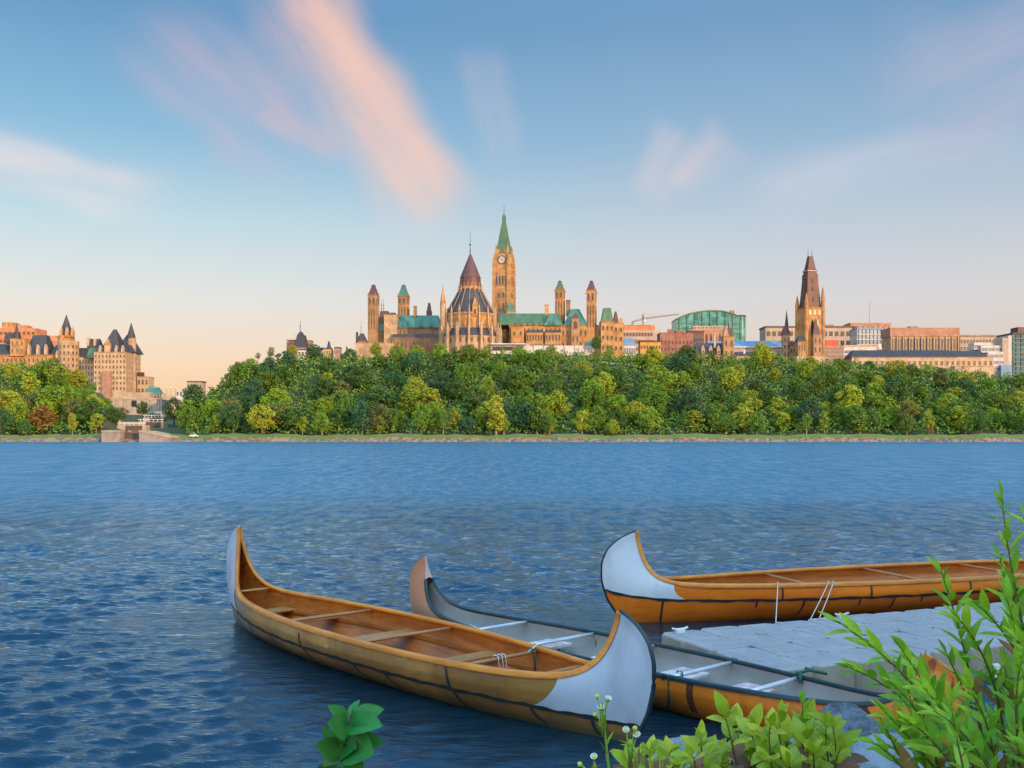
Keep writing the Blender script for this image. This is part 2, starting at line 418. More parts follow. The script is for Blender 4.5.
def make_far():
    xs = np.concatenate([np.linspace(-1800, -520, 14), np.linspace(-480, 480, 241), np.linspace(520, 1800, 14)])
    ys = np.concatenate([np.linspace(496, 516, 21), np.linspace(520, 620, 41), [660, 720, 800, 1000, 1400, 2000, 3000, 5000]])
    Y, X = np.meshgrid(ys, xs, indexing='ij')
    Z = ground_far(X, Y)
    V = np.stack([X, Y, Z], -1).reshape(-1, 3); a, b = X.shape
    i = (np.arange(a-1)[:, None]*b + np.arange(b-1)[None]).ravel()
    m, t, bs = base_mat('hill_soil')
    tc = t.n('ShaderNodeTexCoord').outputs['Object']
    n1 = t.noise(tc, .08, 5); n2 = t.noise(tc, .6, 4)
    c = t.mix(t.smooth(n1, .4, .6), (.03, .06, .015), (.055, .06, .025))
    c = t.mix(t.smooth(n2, .5, .8), c, (.08, .065, .04))
    t.l(c, bs.inputs['Base Color']); bs.inputs['Roughness'].default_value = .95
    tag(link(bpy.data.objects.new('hill', big_mesh('hill', V, np.stack([i, i+1, i+b+1, i+b], 1), m))), 'long wooded bluff across the river', kind='structure')
    # stone-faced bank, grass verge and path along the far water's edge
    def strip(name, label, y0, y1, lift, x0, x1, m, n=400, rough=0, ny=3, kind='structure'):
        xs = np.linspace(x0, x1, n); ys = np.linspace(y0, y1, ny)
        Y, X = np.meshgrid(ys, xs, indexing='ij')
        Z = ground_far(X, Y) + lift + rough*rng.random(X.shape)
        V = np.stack([X, Y, Z], -1).reshape(-1, 3); b = n
        i = (np.arange(ny-1)[:, None]*b + np.arange(b-1)[None]).ravel()
        tag(link(bpy.data.objects.new(name, big_mesh(name, V, np.stack([i, i+1, i+b+1, i+b], 1), m, False))), label, kind=kind)
    rk = mat('bank_rock', (.205, .15, .105), (.10, .07, .048), .38, .9, bump=.6, bscale=.9, lo=.4, hi=.6)
    gr = mat('verge_grass', (.07, .15, .02), (.10, .13, .03), .12, .95, bump=.5, bscale=1.5)
    pv = mat('path_gravel', (.20, .165, .13), (.15, .125, .095), .3, .95)
    strip('rocky_shore', 'pale rubble bank along the far water', 499.6, 504.2, .08, -700, 700, rk, 1400, .7, 6)
    strip('grass_verge', 'strip of grass above the rubble bank', 504.2, 509, .10, -700, 700, gr, 600, .3, 4)
    strip('shore_path', 'gravel path at the foot of the bluff', 509.2, 511.6, .12, -700, 700, pv)
    strip('lawn', 'grass slope beside the lock entrance', 505, 516, .16, -178, -128, gr, 80, .2, 6)
make_far()

# ------------------------------------------------------------------ near bank
SX = [-40, -10, -2, -.5, .5, 1.0, 1.6, 2.3, 3.0, 3.6, 4.4, 6, 9, 14, 60]
SY = [1.5, 2.6, 3.4, 4.0, 5.4, 6.4, 7.0, 7.2, 7.2, 7.3, 7.7, 8.3, 9.5, 11.5, 25]
def ground_near(x, y):
    d = np.interp(x, SX, SY) - np.asarray(y, float)
    h = -1.2 + 1.2*sst(d, -2.2, 0) + .42*sst(d, -.05, .55) + .58*sst(d, .4, 4.5)
    h += (7.0*sst(d, 12, 24) + 8*sst(d, 24, 44))*(.35+.65*sst(x, -14, 4))  # unseen hill behind the viewer, added to keep the low sun off the foreground
    return h
def make_near():
    g = np.random.default_rng(5)
    def sheet(name, label, xs, ys, m, lift, rough):
        Y, X = np.meshgrid(ys, xs, indexing='ij'); Z = ground_near(X, Y) + lift
        for k in range(26):
            th = g.random()*6.283; lam = .16*10**g.random(); 
            Z += rough*.035*lam*np.sin((math.cos(th)*X+math.sin(th)*Y)*6.283/lam+g.random()*6.28)
        V = np.stack([X, Y, Z], -1).reshape(-1, 3); a, b = X.shape
        i = (np.arange(a-1)[:, None]*b + np.arange(b-1)[None]).ravel()
        return tag(link(bpy.data.objects.new(name, big_mesh(name, V, np.stack([i, i+1, i+b+1, i+b], 1), m))), label, kind='structure')
    m, t, bs = base_mat('bank_gravel')
    tc = t.n('ShaderNodeTexCoord').outputs['Object']
    v = t.n('ShaderNodeTexVoronoi'); v.inputs['Scale'].default_value = 26; t.l(tc, v.inputs[0])
    v2 = t.n('ShaderNodeTexVoronoi'); v2.inputs['Scale'].default_value = 9; t.l(tc, v2.inputs[0])
    n1 = t.noise(tc, 2.2, 6, .65)
    n5 = t.noise(tc, 16, 6, .7)
    c = t.mix(t.smooth(n1, .3, .7), (.11, .135, .18), (.25, .29, .36))
    c = t.mix(t.math('MULTIPLY', t.smooth(n5, .42, .62), .75), c, (.045, .055, .075))
    t.l(c, bs.inputs['Base Color']); bs.inputs['Roughness'].default_value = .85
    hh = t.math('ADD', t.math('MULTIPLY', n5, -1.2), t.math('ADD', n1, t.math('MULTIPLY', v2.outputs['Distance'], -.8)))
    bp = t.n('ShaderNodeBump'); bp.inputs['Strength'].default_value = 1; bp.inputs['Distance'].default_value = .05
    t.l(hh, bp.inputs['Height']); t.l(bp.outputs[0], bs.inputs['Normal'])
    xs = np.concatenate([np.linspace(-60, -8, 27), np.linspace(-7.5, 10, 176), np.linspace(11, 70, 30)])
    ys = np.concatenate([np.linspace(-70, -2, 35), np.linspace(-1.5, 10, 140), np.linspace(10.5, 26, 16)])
    sheet('near_bank_with_shade_hill', 'blue-grey gravel bank the canoes are beached against, with an unseen hill added behind to shade it', xs, ys, m, 0, 1)
make_near()

# ------------------------------------------------------------------ canoes
def wood(name, c, c2, along=(1.2, 14, 14), rough=.45, dirt=.0, coat=.15):
    m, t, bs = base_mat(name)
    tc = t.n('ShaderNodeTexCoord').outputs['Object']
    g1 = t.noise(t.mapping(tc, along), 1.6, 6, .6, .6)
    g2 = t.noise(tc, 1.7, 4)
    a = t.mix(t.smooth(g1, .3, .7), c, c2)
    a = t.mix(t.math('MULTIPLY', t.smooth(g2, .45, .75), .4), a, tuple(x*.5 for x in c2))
    t.l(a, bs.inputs['Base Color']); bs.inputs['Roughness'].default_value = rough
    bs.inputs['Coat Weight'].default_value = coat; bs.inputs['Coat Roughness'].default_value = .25
    b = t.n('ShaderNodeBump'); b.inputs['Strength'].default_value = .15; b.inputs['Distance'].default_value = .02
    t.l(g1, b.inputs['Height']); t.l(b.outputs[0], bs.inputs['Normal'])
    return m
def hull_mat(name, c, c2, c3, zlow=.1, grime=.5, rough=.4, ends=None, streak=.4, algae=(.06, .07, .035), panels=0):
    """painted or bark-covered hull: mottled, scuffed, dirty towards the waterline; ends=(x0,x1,colour) fades each end"""
    m, t, bs = base_mat(name)
    tc = t.n('ShaderNodeTexCoord').outputs['Object']
    sp = t.n('ShaderNodeSeparateXYZ'); t.l(tc, sp.inputs[0])
    n1 = t.noise(tc, 1.4, 6, .6); n2 = t.noise(t.mapping(tc, (.7, .7, 3.2)), 2.6, 6, .65, .5); n3 = t.noise(t.mapping(tc, (6, 6, .8)), 1.8, 4)
    a = t.mix(t.smooth(n1, .35, .66), c, c2)
    a = t.mix(t.math('MULTIPLY', t.smooth(n2, .48, .7), .75), a, c3)
    a = t.mix(t.math('MULTIPLY', t.smooth(n3, .5, .72), streak), a, tuple(x*.55 for x in c2))
    if panels:
        fl = t.math('FLOOR', t.math('ADD', t.math('MULTIPLY', sp.outputs[0], panels), t.math('MULTIPLY', n1, .2)))
        wn = t.n('ShaderNodeTexWhiteNoise', noise_dimensions='1D'); t.l(fl, wn.inputs['W'])
        a = t.mix(t.math('MULTIPLY', wn.outputs['Value'], .55), a, tuple(x*.5 for x in c2))
        gr = t.noise(t.mapping(tc, (.6, .6, 9)), 4.0, 6, .7)
        a = t.mix(t.math('MULTIPLY', t.smooth(gr, .5, .72), .55), a, (.085, .055, .03))
        a = t.mix(t.math('MULTIPLY', t.smooth(t.noise(t.mapping(tc, (1, 1, 2)), 6, 6, .7), .60, .74), .5), a, (.55, .46, .36))
    if ends:
        for (x0, x1, cc, am) in ends:
            f = t.smooth(t.math('ADD', sp.outputs[0], t.math('MULTIPLY', t.math('SUBTRACT', n2, .5), .7)), x0, x1)
            a = t.mix(t.math('MULTIPLY', f, am), a, cc)
            bl = t.smooth(t.noise(t.mapping(tc, (3, 3, 1.5)), 3.5, 4, .6), .52, .6)
            if len(cc) > 3: a = t.mix(t.math('MULTIPLY', t.math('MULTIPLY', f, bl), .9), a, (.13, .02, .015))
    low = t.math('SUBTRACT', 1.0, t.smooth(t.math('ADD', sp.outputs[2], t.math('MULTIPLY', t.math('SUBTRACT', n2, .5), .18)), 0.0, zlow))
    a = t.mix(t.math('MULTIPLY', low, grime), a, algae)
    t.l(a, bs.inputs['Base Color']); bs.inputs['Roughness'].default_value = rough
    b = t.n('ShaderNodeBump'); b.inputs['Strength'].default_value = .2; b.inputs['Distance'].default_value = .03
    t.l(n2, b.inputs['Height']); t.l(b.outputs[0], bs.inputs['Normal'])
    return m
W1 = wood('varnished_cedar', (.50, .135, .018), (.31, .075, .011))
W1r = wood('orange_gunwale_wood', (.70, .245, .022), (.52, .155, .014), (1.0, 9, 9), .38)
W1s = wood('pale_bench_wood', (.46, .20, .06), (.34, .13, .035), (9, 1.5, 9), .5)
H1 = hull_mat('birch_bark_hull', (.44, .225, .045), (.28, .125, .024), (.17, .115, .06), .19, .8, ends=[(-1.9, -3.3, (.22, .20, .16), .75)], panels=1.15)
H2 = hull_mat('faded_orange_hull', (.80, .225, .012), (.66, .155, .009), (.55, .19, .045), .05, .4,
              ends=[(-2.35, -3.0, (.44, .20, .13), .85), (2.9, 3.5, (.55, .20, .035, 1), .5)])
H3 = hull_mat('bright_orange_hull', (.76, .185, .007), (.64, .135, .006), (.54, .115, .006), .05, .15, .32, streak=.12)
PAN = mat('blue_white_panel', (.40, .46, .56), (.25, .295, .37), 2.4, .4, bump=.08, bscale=9, stretch=(1, 1, .4), lo=.44, hi=.80)
PAN3 = mat('white_panel', (.56, .57, .62), (.40, .40, .44), 2.2, .4, stretch=(1, 1, .4), lo=.45, hi=.82)
PITCH = mat('black_pitch', (.012, .018, .022), (.02, .028, .03), 5, .45)
TEAL = mat('dark_teal_paint', (.010, .028, .036), (.016, .04, .05), 5, .35)
GREY_IN = mat('grey_fibreglass', (.40, .355, .335), (.28, .245, .23), 1.1, .55, bump=.1, bscale=20)
ALU = mat('brushed_aluminium', (.62, .64, .68), (.52, .54, .58), 3, .32, metal=.35)
SEATP = mat('red_speckled_seat', (.52, .30, .30), (.58, .50, .52), 6, .6, lo=.45, hi=.55)
STRAPG = mat('green_webbing', (.015, .10, .075), (.01, .07, .055), 9, .7)
ROPE = mat('white_rope', (.66, .62, .58), (.5, .46, .43), 30, .8)
CAP = mat('faded_pink_cap', (.50, .38, .35), (.42, .27, .22), 2.2, .6)
class Canoe:
    def __init__(s, name, label, a, b, beam, z0, zl, zr, keel, Ev, floor, sheer_p=(.08, 14)):
        a, b = Vector((*a, 0)), Vector((*b, 0)); d = b-a
        s.H = d.length/2; s.B = beam; s.z0 = z0; s.zl = zl; s.zr = zr; s.keel = keel; s.Ev = Ev; s.floor = floor; s.sp = sheer_p
        s.root = thing(name, label, 'canoe', (a+b)/2, math.atan2(d.y, d.x), 'long canoes moored at the dock')
    def zs(s, q):
        ti = s.zr if q > 0 else s.zl; r = abs(q)
        return s.z0 + s.sp[0]*r**4 + (ti - s.z0 - s.sp[0])*r**s.sp[1]
    def zk(s, q): return s.keel + .07*abs(q)**8
    def E(s, v):
        if not hasattr(s, 'tab'):
            x = np.array([p[0] for p in s.Ev]); y = np.array([p[1] for p in s.Ev]); g = np.linspace(-.1, 1.1, 241)
            e = np.interp(g, x, y); lo, hi = g < 0, g > 1
            e[lo] = y[0]+(g[lo])*(y[1]-y[0])/(x[1]-x[0]); e[hi] = y[-1]+(g[hi]-1)*(y[-1]-y[-2])/(x[-1]-x[-2])
            for _ in range(2): e = np.convolve(np.pad(e, 6, 'edge'), np.ones(13)/13, 'valid')
            s.tab = (g, e)
        return float(np.interp(v, *s.tab))
    def hb(s, q): return max(s.B/2*(1-abs(q)**2.3)**1.05, .013)
    def P(s, q, v, side, off=0.0, inner=False):
        """outer hull point; q in -1..1 along, v in 0..1 keel to gunwale, side +-1"""
        r = abs(q)
        x = s.H*q*(1+(s.E(v)-1)*r**6)
        zk, zs = s.zk(q), s.zs(q)
        z = zk+(zs-zk)*v
        full = (1-(1-v)**2.6)**.62
        vee = v**.55
        k = r**5
        y = s.hb(q)*(full*(1-k)+vee*k)*(1-.05*max(0, v-.75)/.25*(1-k)) + off
        if inner: y = max(y-.02, .0)
        return Vector((x, side*y, z))
    def qs(s, n=71): return [math.sin(math.pi/2*tt)*.93+tt*.07 for tt in np.linspace(-1, 1, n)]
    def hull(s, m, nv=20):
        mb = MB(); qs = s.qs(151); vs = np.linspace(0, 1, 40)
        for side in (-1, 1):
            mb.grid([[s.P(q, v, side) for v in vs] for q in qs], flip=(side < 0))
        for e in (-1, 1):
            mb.grid([[s.P(e, v, sd_) for v in vs] for sd_ in (-1, 1)])
        return mb.build('hull', m, s.root)
    def lining(s, m, nv=16, qe=.97):
        mb = MB(); qs = [q for q in s.qs(95) if abs(q) <= qe]; vs = np.linspace(0, 1, nv)
        for side in (-1, 1):
            rows = []
            for q in qs:
                r = []
                for v in vs:
                    p = s.P(q, v, side, inner=True)
                    p.z = max(p.z, s.floor) if v < .97 else p.z-.004
                    r.append(p)
                r[0] = Vector((r[0].x, 0, s.floor))
                rows.append(r)
            mb.grid(rows, flip=(side > 0))
        return mb.build('lining', m, s.root)
    def gunwale(s, m, w=.04, h=.045, qe=1.0, lift=0.0):
        for side in (-1, 1):
            qs = [q for q in s.qs(121) if abs(q) <= qe]
            rows = []
            for q in qs:
                p = s.P(q, 1, side); e = max(.0, 1-abs(q)**12*.55)
                ww, hh = w*(.55+.45*e), h
                # profile swings round as the sheer climbs the stem
                p2 = s.P(min(q+.004, 1), 1, side); p1 = s.P(max(q-.004, -1), 1, side)
                tg = (p2-p1); tg.y = 0; tg = tg.normalized() if tg.length > 1e-6 else Vector((1, 0, 0))
                nz = Vector((-tg.z, 0, tg.x))
                if nz.z < 0: nz = -nz
                yo = Vector((0, side, 0))
                yin = min(ww*.6, abs(p.y)-.0015) if abs(p.y) > .0015 else 0
                c = [p + yo*ww*.55 - nz*hh*.65, p + yo*ww*.62 + nz*hh*.15 + nz*lift, p + yo*ww*.3 + nz*hh*.38 + nz*lift, p - yo*yin + nz*hh*.34 + nz*lift, p - yo*yin - nz*hh*.6]
                rows.append(c + [c[0]])
            mb = MB(); mb.grid(rows, flip=(side > 0))
            n = len(rows)
            mb.f.append((0, 1, 2, 3, 4)); mb.m.append(0); mb.sm.append(False)
            b = (n-1)*6; mb.f.append((b+4, b+3, b+2, b+1, b)); mb.m.append(0); mb.sm.append(False)
            mb.build('gunwale', m, s.root)
    def vseam(s, q, zseam): return (zseam-s.zk(q))/(s.zs(q)-s.zk(q))
    def seam(s, m, zfun, ticks, wd=.022, side_list=(-1, 1)):
        mb = MB()
        for side in side_list:
            rows = []
            for q in np.linspace(-.995, .995, 150):
                z = zfun(q) + .004*math.sin(q*47)+.003*math.sin(q*111); hw = wd/2*(1+.35*math.sin(q*83)*math.sin(q*31))
                rows.append([s.P(q, s.vseam(q, z-hw), side, .008), s.P(q, s.vseam(q, z+hw), side, .008)])
            mb.grid(rows, flip=(side > 0))
            for (q0, za, zb, lean) in ticks:
                rows = []
                for k in np.linspace(0, 1, 7):
                    z = za+(zb-za)*k; qc = q0+lean*k*k
                    rows.append([s.P(qc-wd*.42/s.H, s.vseam(qc, z), side, .009), s.P(qc+wd*.42/s.H, s.vseam(qc, z), side, .005)])
                mb.grid(rows, flip=(side < 0))
        return mb.build('seam_line', m, s.root)
    def panel(s, m, zfun, e, qa, qb, pw=.6):
        for side in (-1, 1):
            rows = []
            for r in np.linspace(0, 1, 34):
                q0 = qa+(qb-qa)*r**pw
                row = []
                for k in np.linspace(0, 1, 60):
                    q = q0+(1-q0)*k
                    vb = s.vseam(e*q, zfun(e*q)); v = vb+(1-vb)*r*.995
                    row.append(s.P(e*q, v, side, .007))
                rows.append(row)
            MB().grid(rows, flip=(side*e > 0)).build('end_panel', m, s.root)
    def stem(s, m, e, rad=.016, v0=0.0, v1=1.0):
        pts = [s.P(e, v, 1) for v in np.linspace(v0, v1, 26)]
        pts = [Vector((p.x+e*.004, 0, p.z)) for p in pts]
        return MB().tube(pts, rad, 8, flat=1.0).build('stem_trim', m, s.root)
    def cross(s, q, v=1.0, dz=0.0, inset=.02):
        p = s.P(q, v, 1); return p.x, abs(p.y)-inset, p.z+dz
    def thwart(s, q, m, rad=.022, dz=-.035, flat=.7, slant=0.0, name='thwart'):
        x, y, z = s.cross(q, 1, dz)
        mb = MB(); mb.tube([(x-slant, -y, z), (x-slant*.4, -y*.4, z), (x+slant*.4, y*.4, z), (x+slant, y, z)], [rad, rad*1.15, rad*1.15, rad], 8, flat=flat)
        return mb.build(name, m, s.root)
    def seat(s, q, m, wd=.24, z=.24, th=.03, name='seat', frac=1.0, mats=None):
        zk, zs = s.zk(q), s.zs(q); v = (z-zk)/(zs-zk)
        mb = MB(); rows = []
        ws = [-wd/2, wd/2]
        ys = [s.P(q+k/s.H, v, 1).y-.022 for k in ws]
        x = s.P(q, v, 1).x
        y0, y1 = ys[0]*frac, ys[1]*frac
        a = [(x+ws[0], -y0, z), (x+ws[1], -y1, z), (x+ws[1], y1, z), (x+ws[0], y0, z)]
        b = [(p[0], p[1], z-th) for p in a]
        mb.add(a+b, [(0, 1, 2, 3), (7, 6, 5, 4), (0, 4, 5, 1), (1, 5, 6, 2), (2, 6, 7, 3), (3, 7, 4, 0)])
        o = mb.build(name, m, s.root)
        bv = o.modifiers.new('round', 'BEVEL'); bv.width = .006; bv.segments = 2
        return o
    def stringer(s, z, m, qe=.8):
        for side in (-1, 1):
            rows = []
            for q in np.linspace(-qe, qe, 50):
                zk, zs = s.zk(q), s.zs(q); v = (z-zk)/(zs-zk)
                p = s.P(q, v, side); p.y -= side*.022
                yo = Vector((0, side, 0)); up = Vector((0, 0, 1))
                c = [p-up*.02, p-yo*.03-up*.02, p-yo*.03+up*.02, p+up*.02]
                rows.append(c)
            MB().grid(rows, smooth=False, flip=(side < 0)).build('seat_riser', m, s.root)
    def bulkhead(s, q, m, top=-.03):
        mb = MB(); vs = np.linspace(0, 1, 10)
        rows = [[Vector((0, 0, 0))]*10 for _ in range(2)]
        for k, side in enumerate((-1, 1)):
            rr = []
            for v in vs:
                p = s.P(q, v, side); p.y -= side*.012; p.z = max(p.z+top*(v > .95), s.floor); 
                rr.append(p)
            rows[k] = rr
        mb.grid(rows, smooth=False)
        return mb.build('end_board', m, s.root)

def zs1(q): return .205 - .06*max(0, q)**3 + .03*max(0, -q)**3
EV1 = [(0, .925), (.12, .955), (.3, .985), (.5, 1.0), (.68, 1.0), (.82, .985), (.92, .955), (.97, .93), (1, .905)]
c1 = Canoe('canoe', 'weathered birch-bark canoe with pale blue ends nearest the viewer, open wooden interior', CANOES[0][0], CANOES[0][1],
           1.36, .44, 1.30, 1.06, -.13, EV1, .07)
c1.hull(H1); c1.lining(W1); c1.gunwale(W1r, .045, .05)
c1.seam(PITCH, zs1, [(-.82, .2, .05, .0), (-.62, .2, .09, .01), (-.40, .2, .08, .0), (-.18, .21, .36, 0), (-.17, .2, .06, .02), (.10, .2, .02, .05), (.24, .2, .05, .03), (.48, .19, .40, -.01), (.49, .19, .0, .02), (.71, .17, .03, .03), (.86, .15, .02, .02)], .034)
c1.panel(PAN, zs1, 1, .70, .80); c1.panel(PAN, zs1, -1, .78, .86)
c1.stem(TEAL, 1, .020); c1.stem(PAN, -1, .014, .3); 
for q in (-.82, -.30, .10, .50, .72): c1.thwart(q, W1s, .024, slant=.0)
for q in (-.70, -.48, -.10, .30, .60): c1.seat(q, W1s, .22, .27)
c1.stringer(.225, W1); c1.bulkhead(-.945, W1r); c1.bulkhead(.90, W1r)
c2 = Canoe('canoe', 'faded orange canoe with dark gunwale, grey inside and aluminium crossbars, in the middle', CANOES[1][0], CANOES[1][1],
           1.08, .36, 1.0, .84, -.12, EV1, .06, (.06, 13))
c2.hull(H2); c2.lining(GREY_IN, qe=.955); c2.gunwale(TEAL, .034, .036, .962)
for e in (-1, 1):
    rows = []
    for k in np.linspace(0, 1, 8):
        q = e*(.955+.045*k)
        rows.append([c2.P(q, 1, -1, .006)+Vector((0, 0, .008)), c2.P(q, 1, -1)*1+Vector((0, c2.P(q, 1, 1).y, .03)), c2.P(q, 1, 1, .006)+Vector((0, 0, .008))])
    tag(MB().grid(rows, flip=(e < 0)).build('end_deck', CAP, c2.root), None)
    rows = []
c2.seam(H2, lambda q: .14, [], .004)
band_m = mat('dark_red_varnish', (.13, .035, .018), (.09, .025, .014), 9, .6)
for side in (-1, 1):
    for (q0, wd) in ((.37, .035), (.20, .014), (.80, .05)):
        mbk = MB(); mbk.grid([[c2.P(q0-wd/c2.H/1, v, side, .004), c2.P(q0+wd/c2.H/1, v, side, .004)] for v in np.linspace(.4, .97, 6)], flip=(side < 0)); mbk.build('repair_band', band_m, c2.root)
for q in (-.50, -.22, .02, .30, .52): c2.thwart(q, ALU, .022, -.02, .8)
for q in (-.33, -.03, .20, .42): c2.seat(q, SEATP, .34, .22, .035, frac=.8)
def strap(c, q, y0, y1, z1, lx=0.0, m=STRAPG, wd=.022, name='strap'):
    x, y, z = c.cross(q)
    mb = MB()
    for (ya, za, yb, zb) in ((y0, z+.012, y1, z1),):
        mb.tube([(x-.03+lx, ya, za-.05), (x-.03+lx, ya, za), (x+.03+lx, ya, za), (x+.03+lx, (ya+yb)/2, (za+zb)/2), (x+.02+lx, yb, zb)], wd/2, 6, flat=.5)
    return mb.build(name, m, c.root)
for (q, y) in ((.30, -.50), (.30, -.30), (.30, .52), (-.22, .50)): strap(c2, q, y, y*.97, .08)
x, y, z = c2.cross(.52)
mb = MB(); 
mb.tube([(x, y, z+.02), (x+.06, y+.10, z+.05), (x+.20, y+.16, z+.03), (x+.12, y+.22, z+.02), (x+.02, y+.1, z+.06)], .014, 6)
mb.tube([(x-.05, y+.0, z-.04), (x-.02, y+.05, z+.02), (x+.05, y-.02, z+.03), (x+.06, y-.03, z-.05)], .018, 6)
mb.build('strap', STRAPG, c2.root)
c3 = Canoe('canoe', 'bright orange canoe with a white prow panel, moored along the far side of the dock', CANOES[2][0], CANOES[2][1],
           1.66, .50, 1.23, 1.23, -.12, EV1, .08, (.05, 20))
def zs3(q): return .30 + .17*abs(q)**12
c3.hull(H3); c3.lining(W1); c3.gunwale(W1r, .05, .055)
c3.seam(PITCH, zs3, [(-.85, .34, -.05, -.015), (-.615, .3, .2, 0), (-.55, .3, .46, 0), (-.49, .3, .08, -.005), (-.305, .3, .46, 0), (-.335, .3, .2, 0), (-.235, .3, .12, 0), (-.15, .3, .2, 0), (.0, .3, .46, 0), (.12, .3, .1, 0), (.3, .3, .46, 0)], .034)
c3.panel(PAN3, zs3, -1, .775, .845, .45); c3.panel(PAN3, zs3, 1, .775, .845, .45)
c3.stem(PITCH, -1, .017); c3.stem(PITCH, 1, .017)
for q in (-.46, -.12, .22, .5): c3.thwart(q, W1s, .024, -.03)
for q in (-.3, .04, .36): c3.seat(q, W1s, .24, .28)
c3.stringer(.25, W1); c3.bulkhead(-.93, W1r)
# cord hanging from a crossbar of the near canoe
x, y, z = c1.cross(.50)
for (q, yy, m_, r_) in ((.50, .02, ROPE, .007), (.50, .06, ROPE, .006), (.50, -.03, ROPE, .006), (.50, .42, STRAPG, .012), (.56, .60, STRAPG, .014)):
    x, y, z = c1.cross(q)
    MB().tube([(x-.035, yy, z-.06), (x-.03, yy, z), (x+.03, yy, z+.0), (x+.04, yy+.01, z-.12), (x+.03, yy+.03, .12)], r_, 6).build('cord', m_, c1.root)

# ------------------------------------------------------------------ floating dock
def make_dock():
    o0 = Vector((1.62, 11.05, 0)); ang = R(23.5)
    root = thing('floating_dock', 'pale grey modular floating dock lying between the two orange canoes', 'dock', o0, ang)
    top = mat('grey_dock_plastic', (.33, .305, .325), (.25, .23, .245), 2.5, .65, bump=.25, bscale=40)
    nt_ = NT(top.node_tree); bs_ = top.node_tree.nodes['Principled BSDF']; src = bs_.inputs['Base Color'].links[0].from_socket; oi_ = nt_.n('ShaderNodeObjectInfo')
    nt_.l(nt_.mix(nt_.math('MULTIPLY', oi_.outputs['Random'], .45), src, (.27, .25, .265)), bs_.inputs['Base Color'])
    sidem = mat('beige_dock_side', (.36, .29, .22), (.27, .215, .165), 3, .7)
    pinm = mat('dark_pin', (.16, .155, .17), None, 4, .6)
    W_ = .5; z1 = .34; z0 = -.12
    mb = MB()
    def ringpts(w, ch, z):
        a = w/2
        return [(-a+ch, -a, z), (a-ch, -a, z), (a, -a+ch, z), (a, a-ch, z), (a-ch, a, z), (-a+ch, a, z), (-a, a-ch, z), (-a, -a+ch, z)]
    rings = [ringpts(.485, .05, z0), ringpts(.498, .05, .1), ringpts(.494, .06, z1-.022), ringpts(.486, .06, z1-.006), ringpts(.466, .055, z1)]
    vs = [p for r in rings for p in r]
    for k in range(4):
        mb.add([], [], 0)
    b = len(mb.v); mb.v += vs
    for k in range(4):
        for j in range(8):
            mb.f.append((b+k*8+j, b+k*8+(j+1) % 8, b+(k+1)*8+(j+1) % 8, b+(k+1)*8+j)); mb.m.append(1 if k < 2 else 0); mb.sm.append(k >= 2)
    mb.f.append(tuple(b+32+j for j in range(8))); mb.m.append(0); mb.sm.append(False)
    for px_, py_ in ((.12, .12), (-.12, -.12), (.12, -.12), (-.12, .12)):
        mb.ngon(px_, py_, .02, z1-.002, .017, z1+.006, 8, 0)
    me = mb.mesh('float_module', [top, sidem])
    pm = MB().ngon(0, 0, .05, z1-.1, .048, z1-.02, 10, 0, True).ngon(0, 0, .02, z1-.02, .02, z1+.005, 6).mesh('pin', [pinm])
    for i in range(17):
        for j in range(4):
            dzz = .006*math.sin(i*1.7+j*2.3)
            q = bpy.data.objects.new('float_module', me); link(q, root)
            q.location = (.25+i*W_, -.25-j*W_, dzz); q.rotation_euler = (0, 0, (i*7+j*3) % 4*math.pi/2)
    for i in range(1, 17):
        q = bpy.data.objects.new('pin', pm); link(q, root); q.location = (i*W_, -1.0, 0)
    # cleats on the far edge
    wp = mat('white_plastic', (.7, .68, .66), None, 4, .5)
    for xx in (.22, 2.5):
        mb = MB(); mb.box(xx-.05, xx+.05, -.12, -.06, z1, z1+.03); mb.tube([(xx-.10, -.09, z1+.05), (xx-.05, -.09, z1+.035), (xx+.05, -.09, z1+.035), (xx+.10, -.09, z1+.05)], .014, 6)
        mb.build('cleat', wp, root)
    # fender blocks hung on the near side
    for xx in (2.75, 3.35, 4.3):
        mb = MB(); mb.frust(.16, .10, 0, .13, .08, .12, xx, -2.07)
        mb.build('fender', wp, root, (0, 0, .05))
    return root, o0, ang
dock, o0, ang = make_dock()
def dockp(x, y, z): return Vector((o0.x+math.cos(ang)*x-math.sin(ang)*y, o0.y+math.sin(ang)*x+math.cos(ang)*y, z))
def c3p(q, v): 
    p = c3.P(q, v, -1, .03); rz = c3.root.rotation_euler.z; l = c3.root.location
    return Vector((l.x+math.cos(rz)*p.x-math.sin(rz)*p.y, l.y+math.sin(rz)*p.x+math.cos(rz)*p.y, p.z))
for (q, dxx, lab) in ((778, 776, 'single white mooring rope from the white-prowed canoe down to a dock cleat'),
                      (829, 811, 'left of two slanting white ropes from the white-prowed canoe to the dock'),
                      (834, 819, 'right of two slanting white ropes from the white-prowed canoe to the dock')):
    a = min((c3p(qq, 1.0) for qq in np.linspace(-.7, .1, 400)), key=lambda p: abs(CX+F*p.x/p.y-q)); a.z += .03
    b_ = min((dockp(xx, -.06, .35) for xx in np.linspace(.3, 5, 400)), key=lambda p: abs(CX+F*p.x/p.y-dxx))
    mid_ = (a+b_)/2 - Vector((0, 0, .01))
    tag(MB().tube([a+Vector((0, .06, .0)), a, (a+mid_)/2, mid_, (mid_+b_)/2, b_, b_+Vector((.06, -.05, 0))], .006, 6).build('mooring_rope', ROPE), lab, 'rope', 'white ropes tying the canoe to the dock')
def c1w(c, q, v, side):
    p = c.P(q, v, side, .0); rz = c.root.rotation_euler.z; l = c.root.location
    return Vector((l.x+math.cos(rz)*p.x-math.sin(rz)*p.y, l.y+math.sin(rz)*p.x+math.cos(rz)*p.y, p.z))
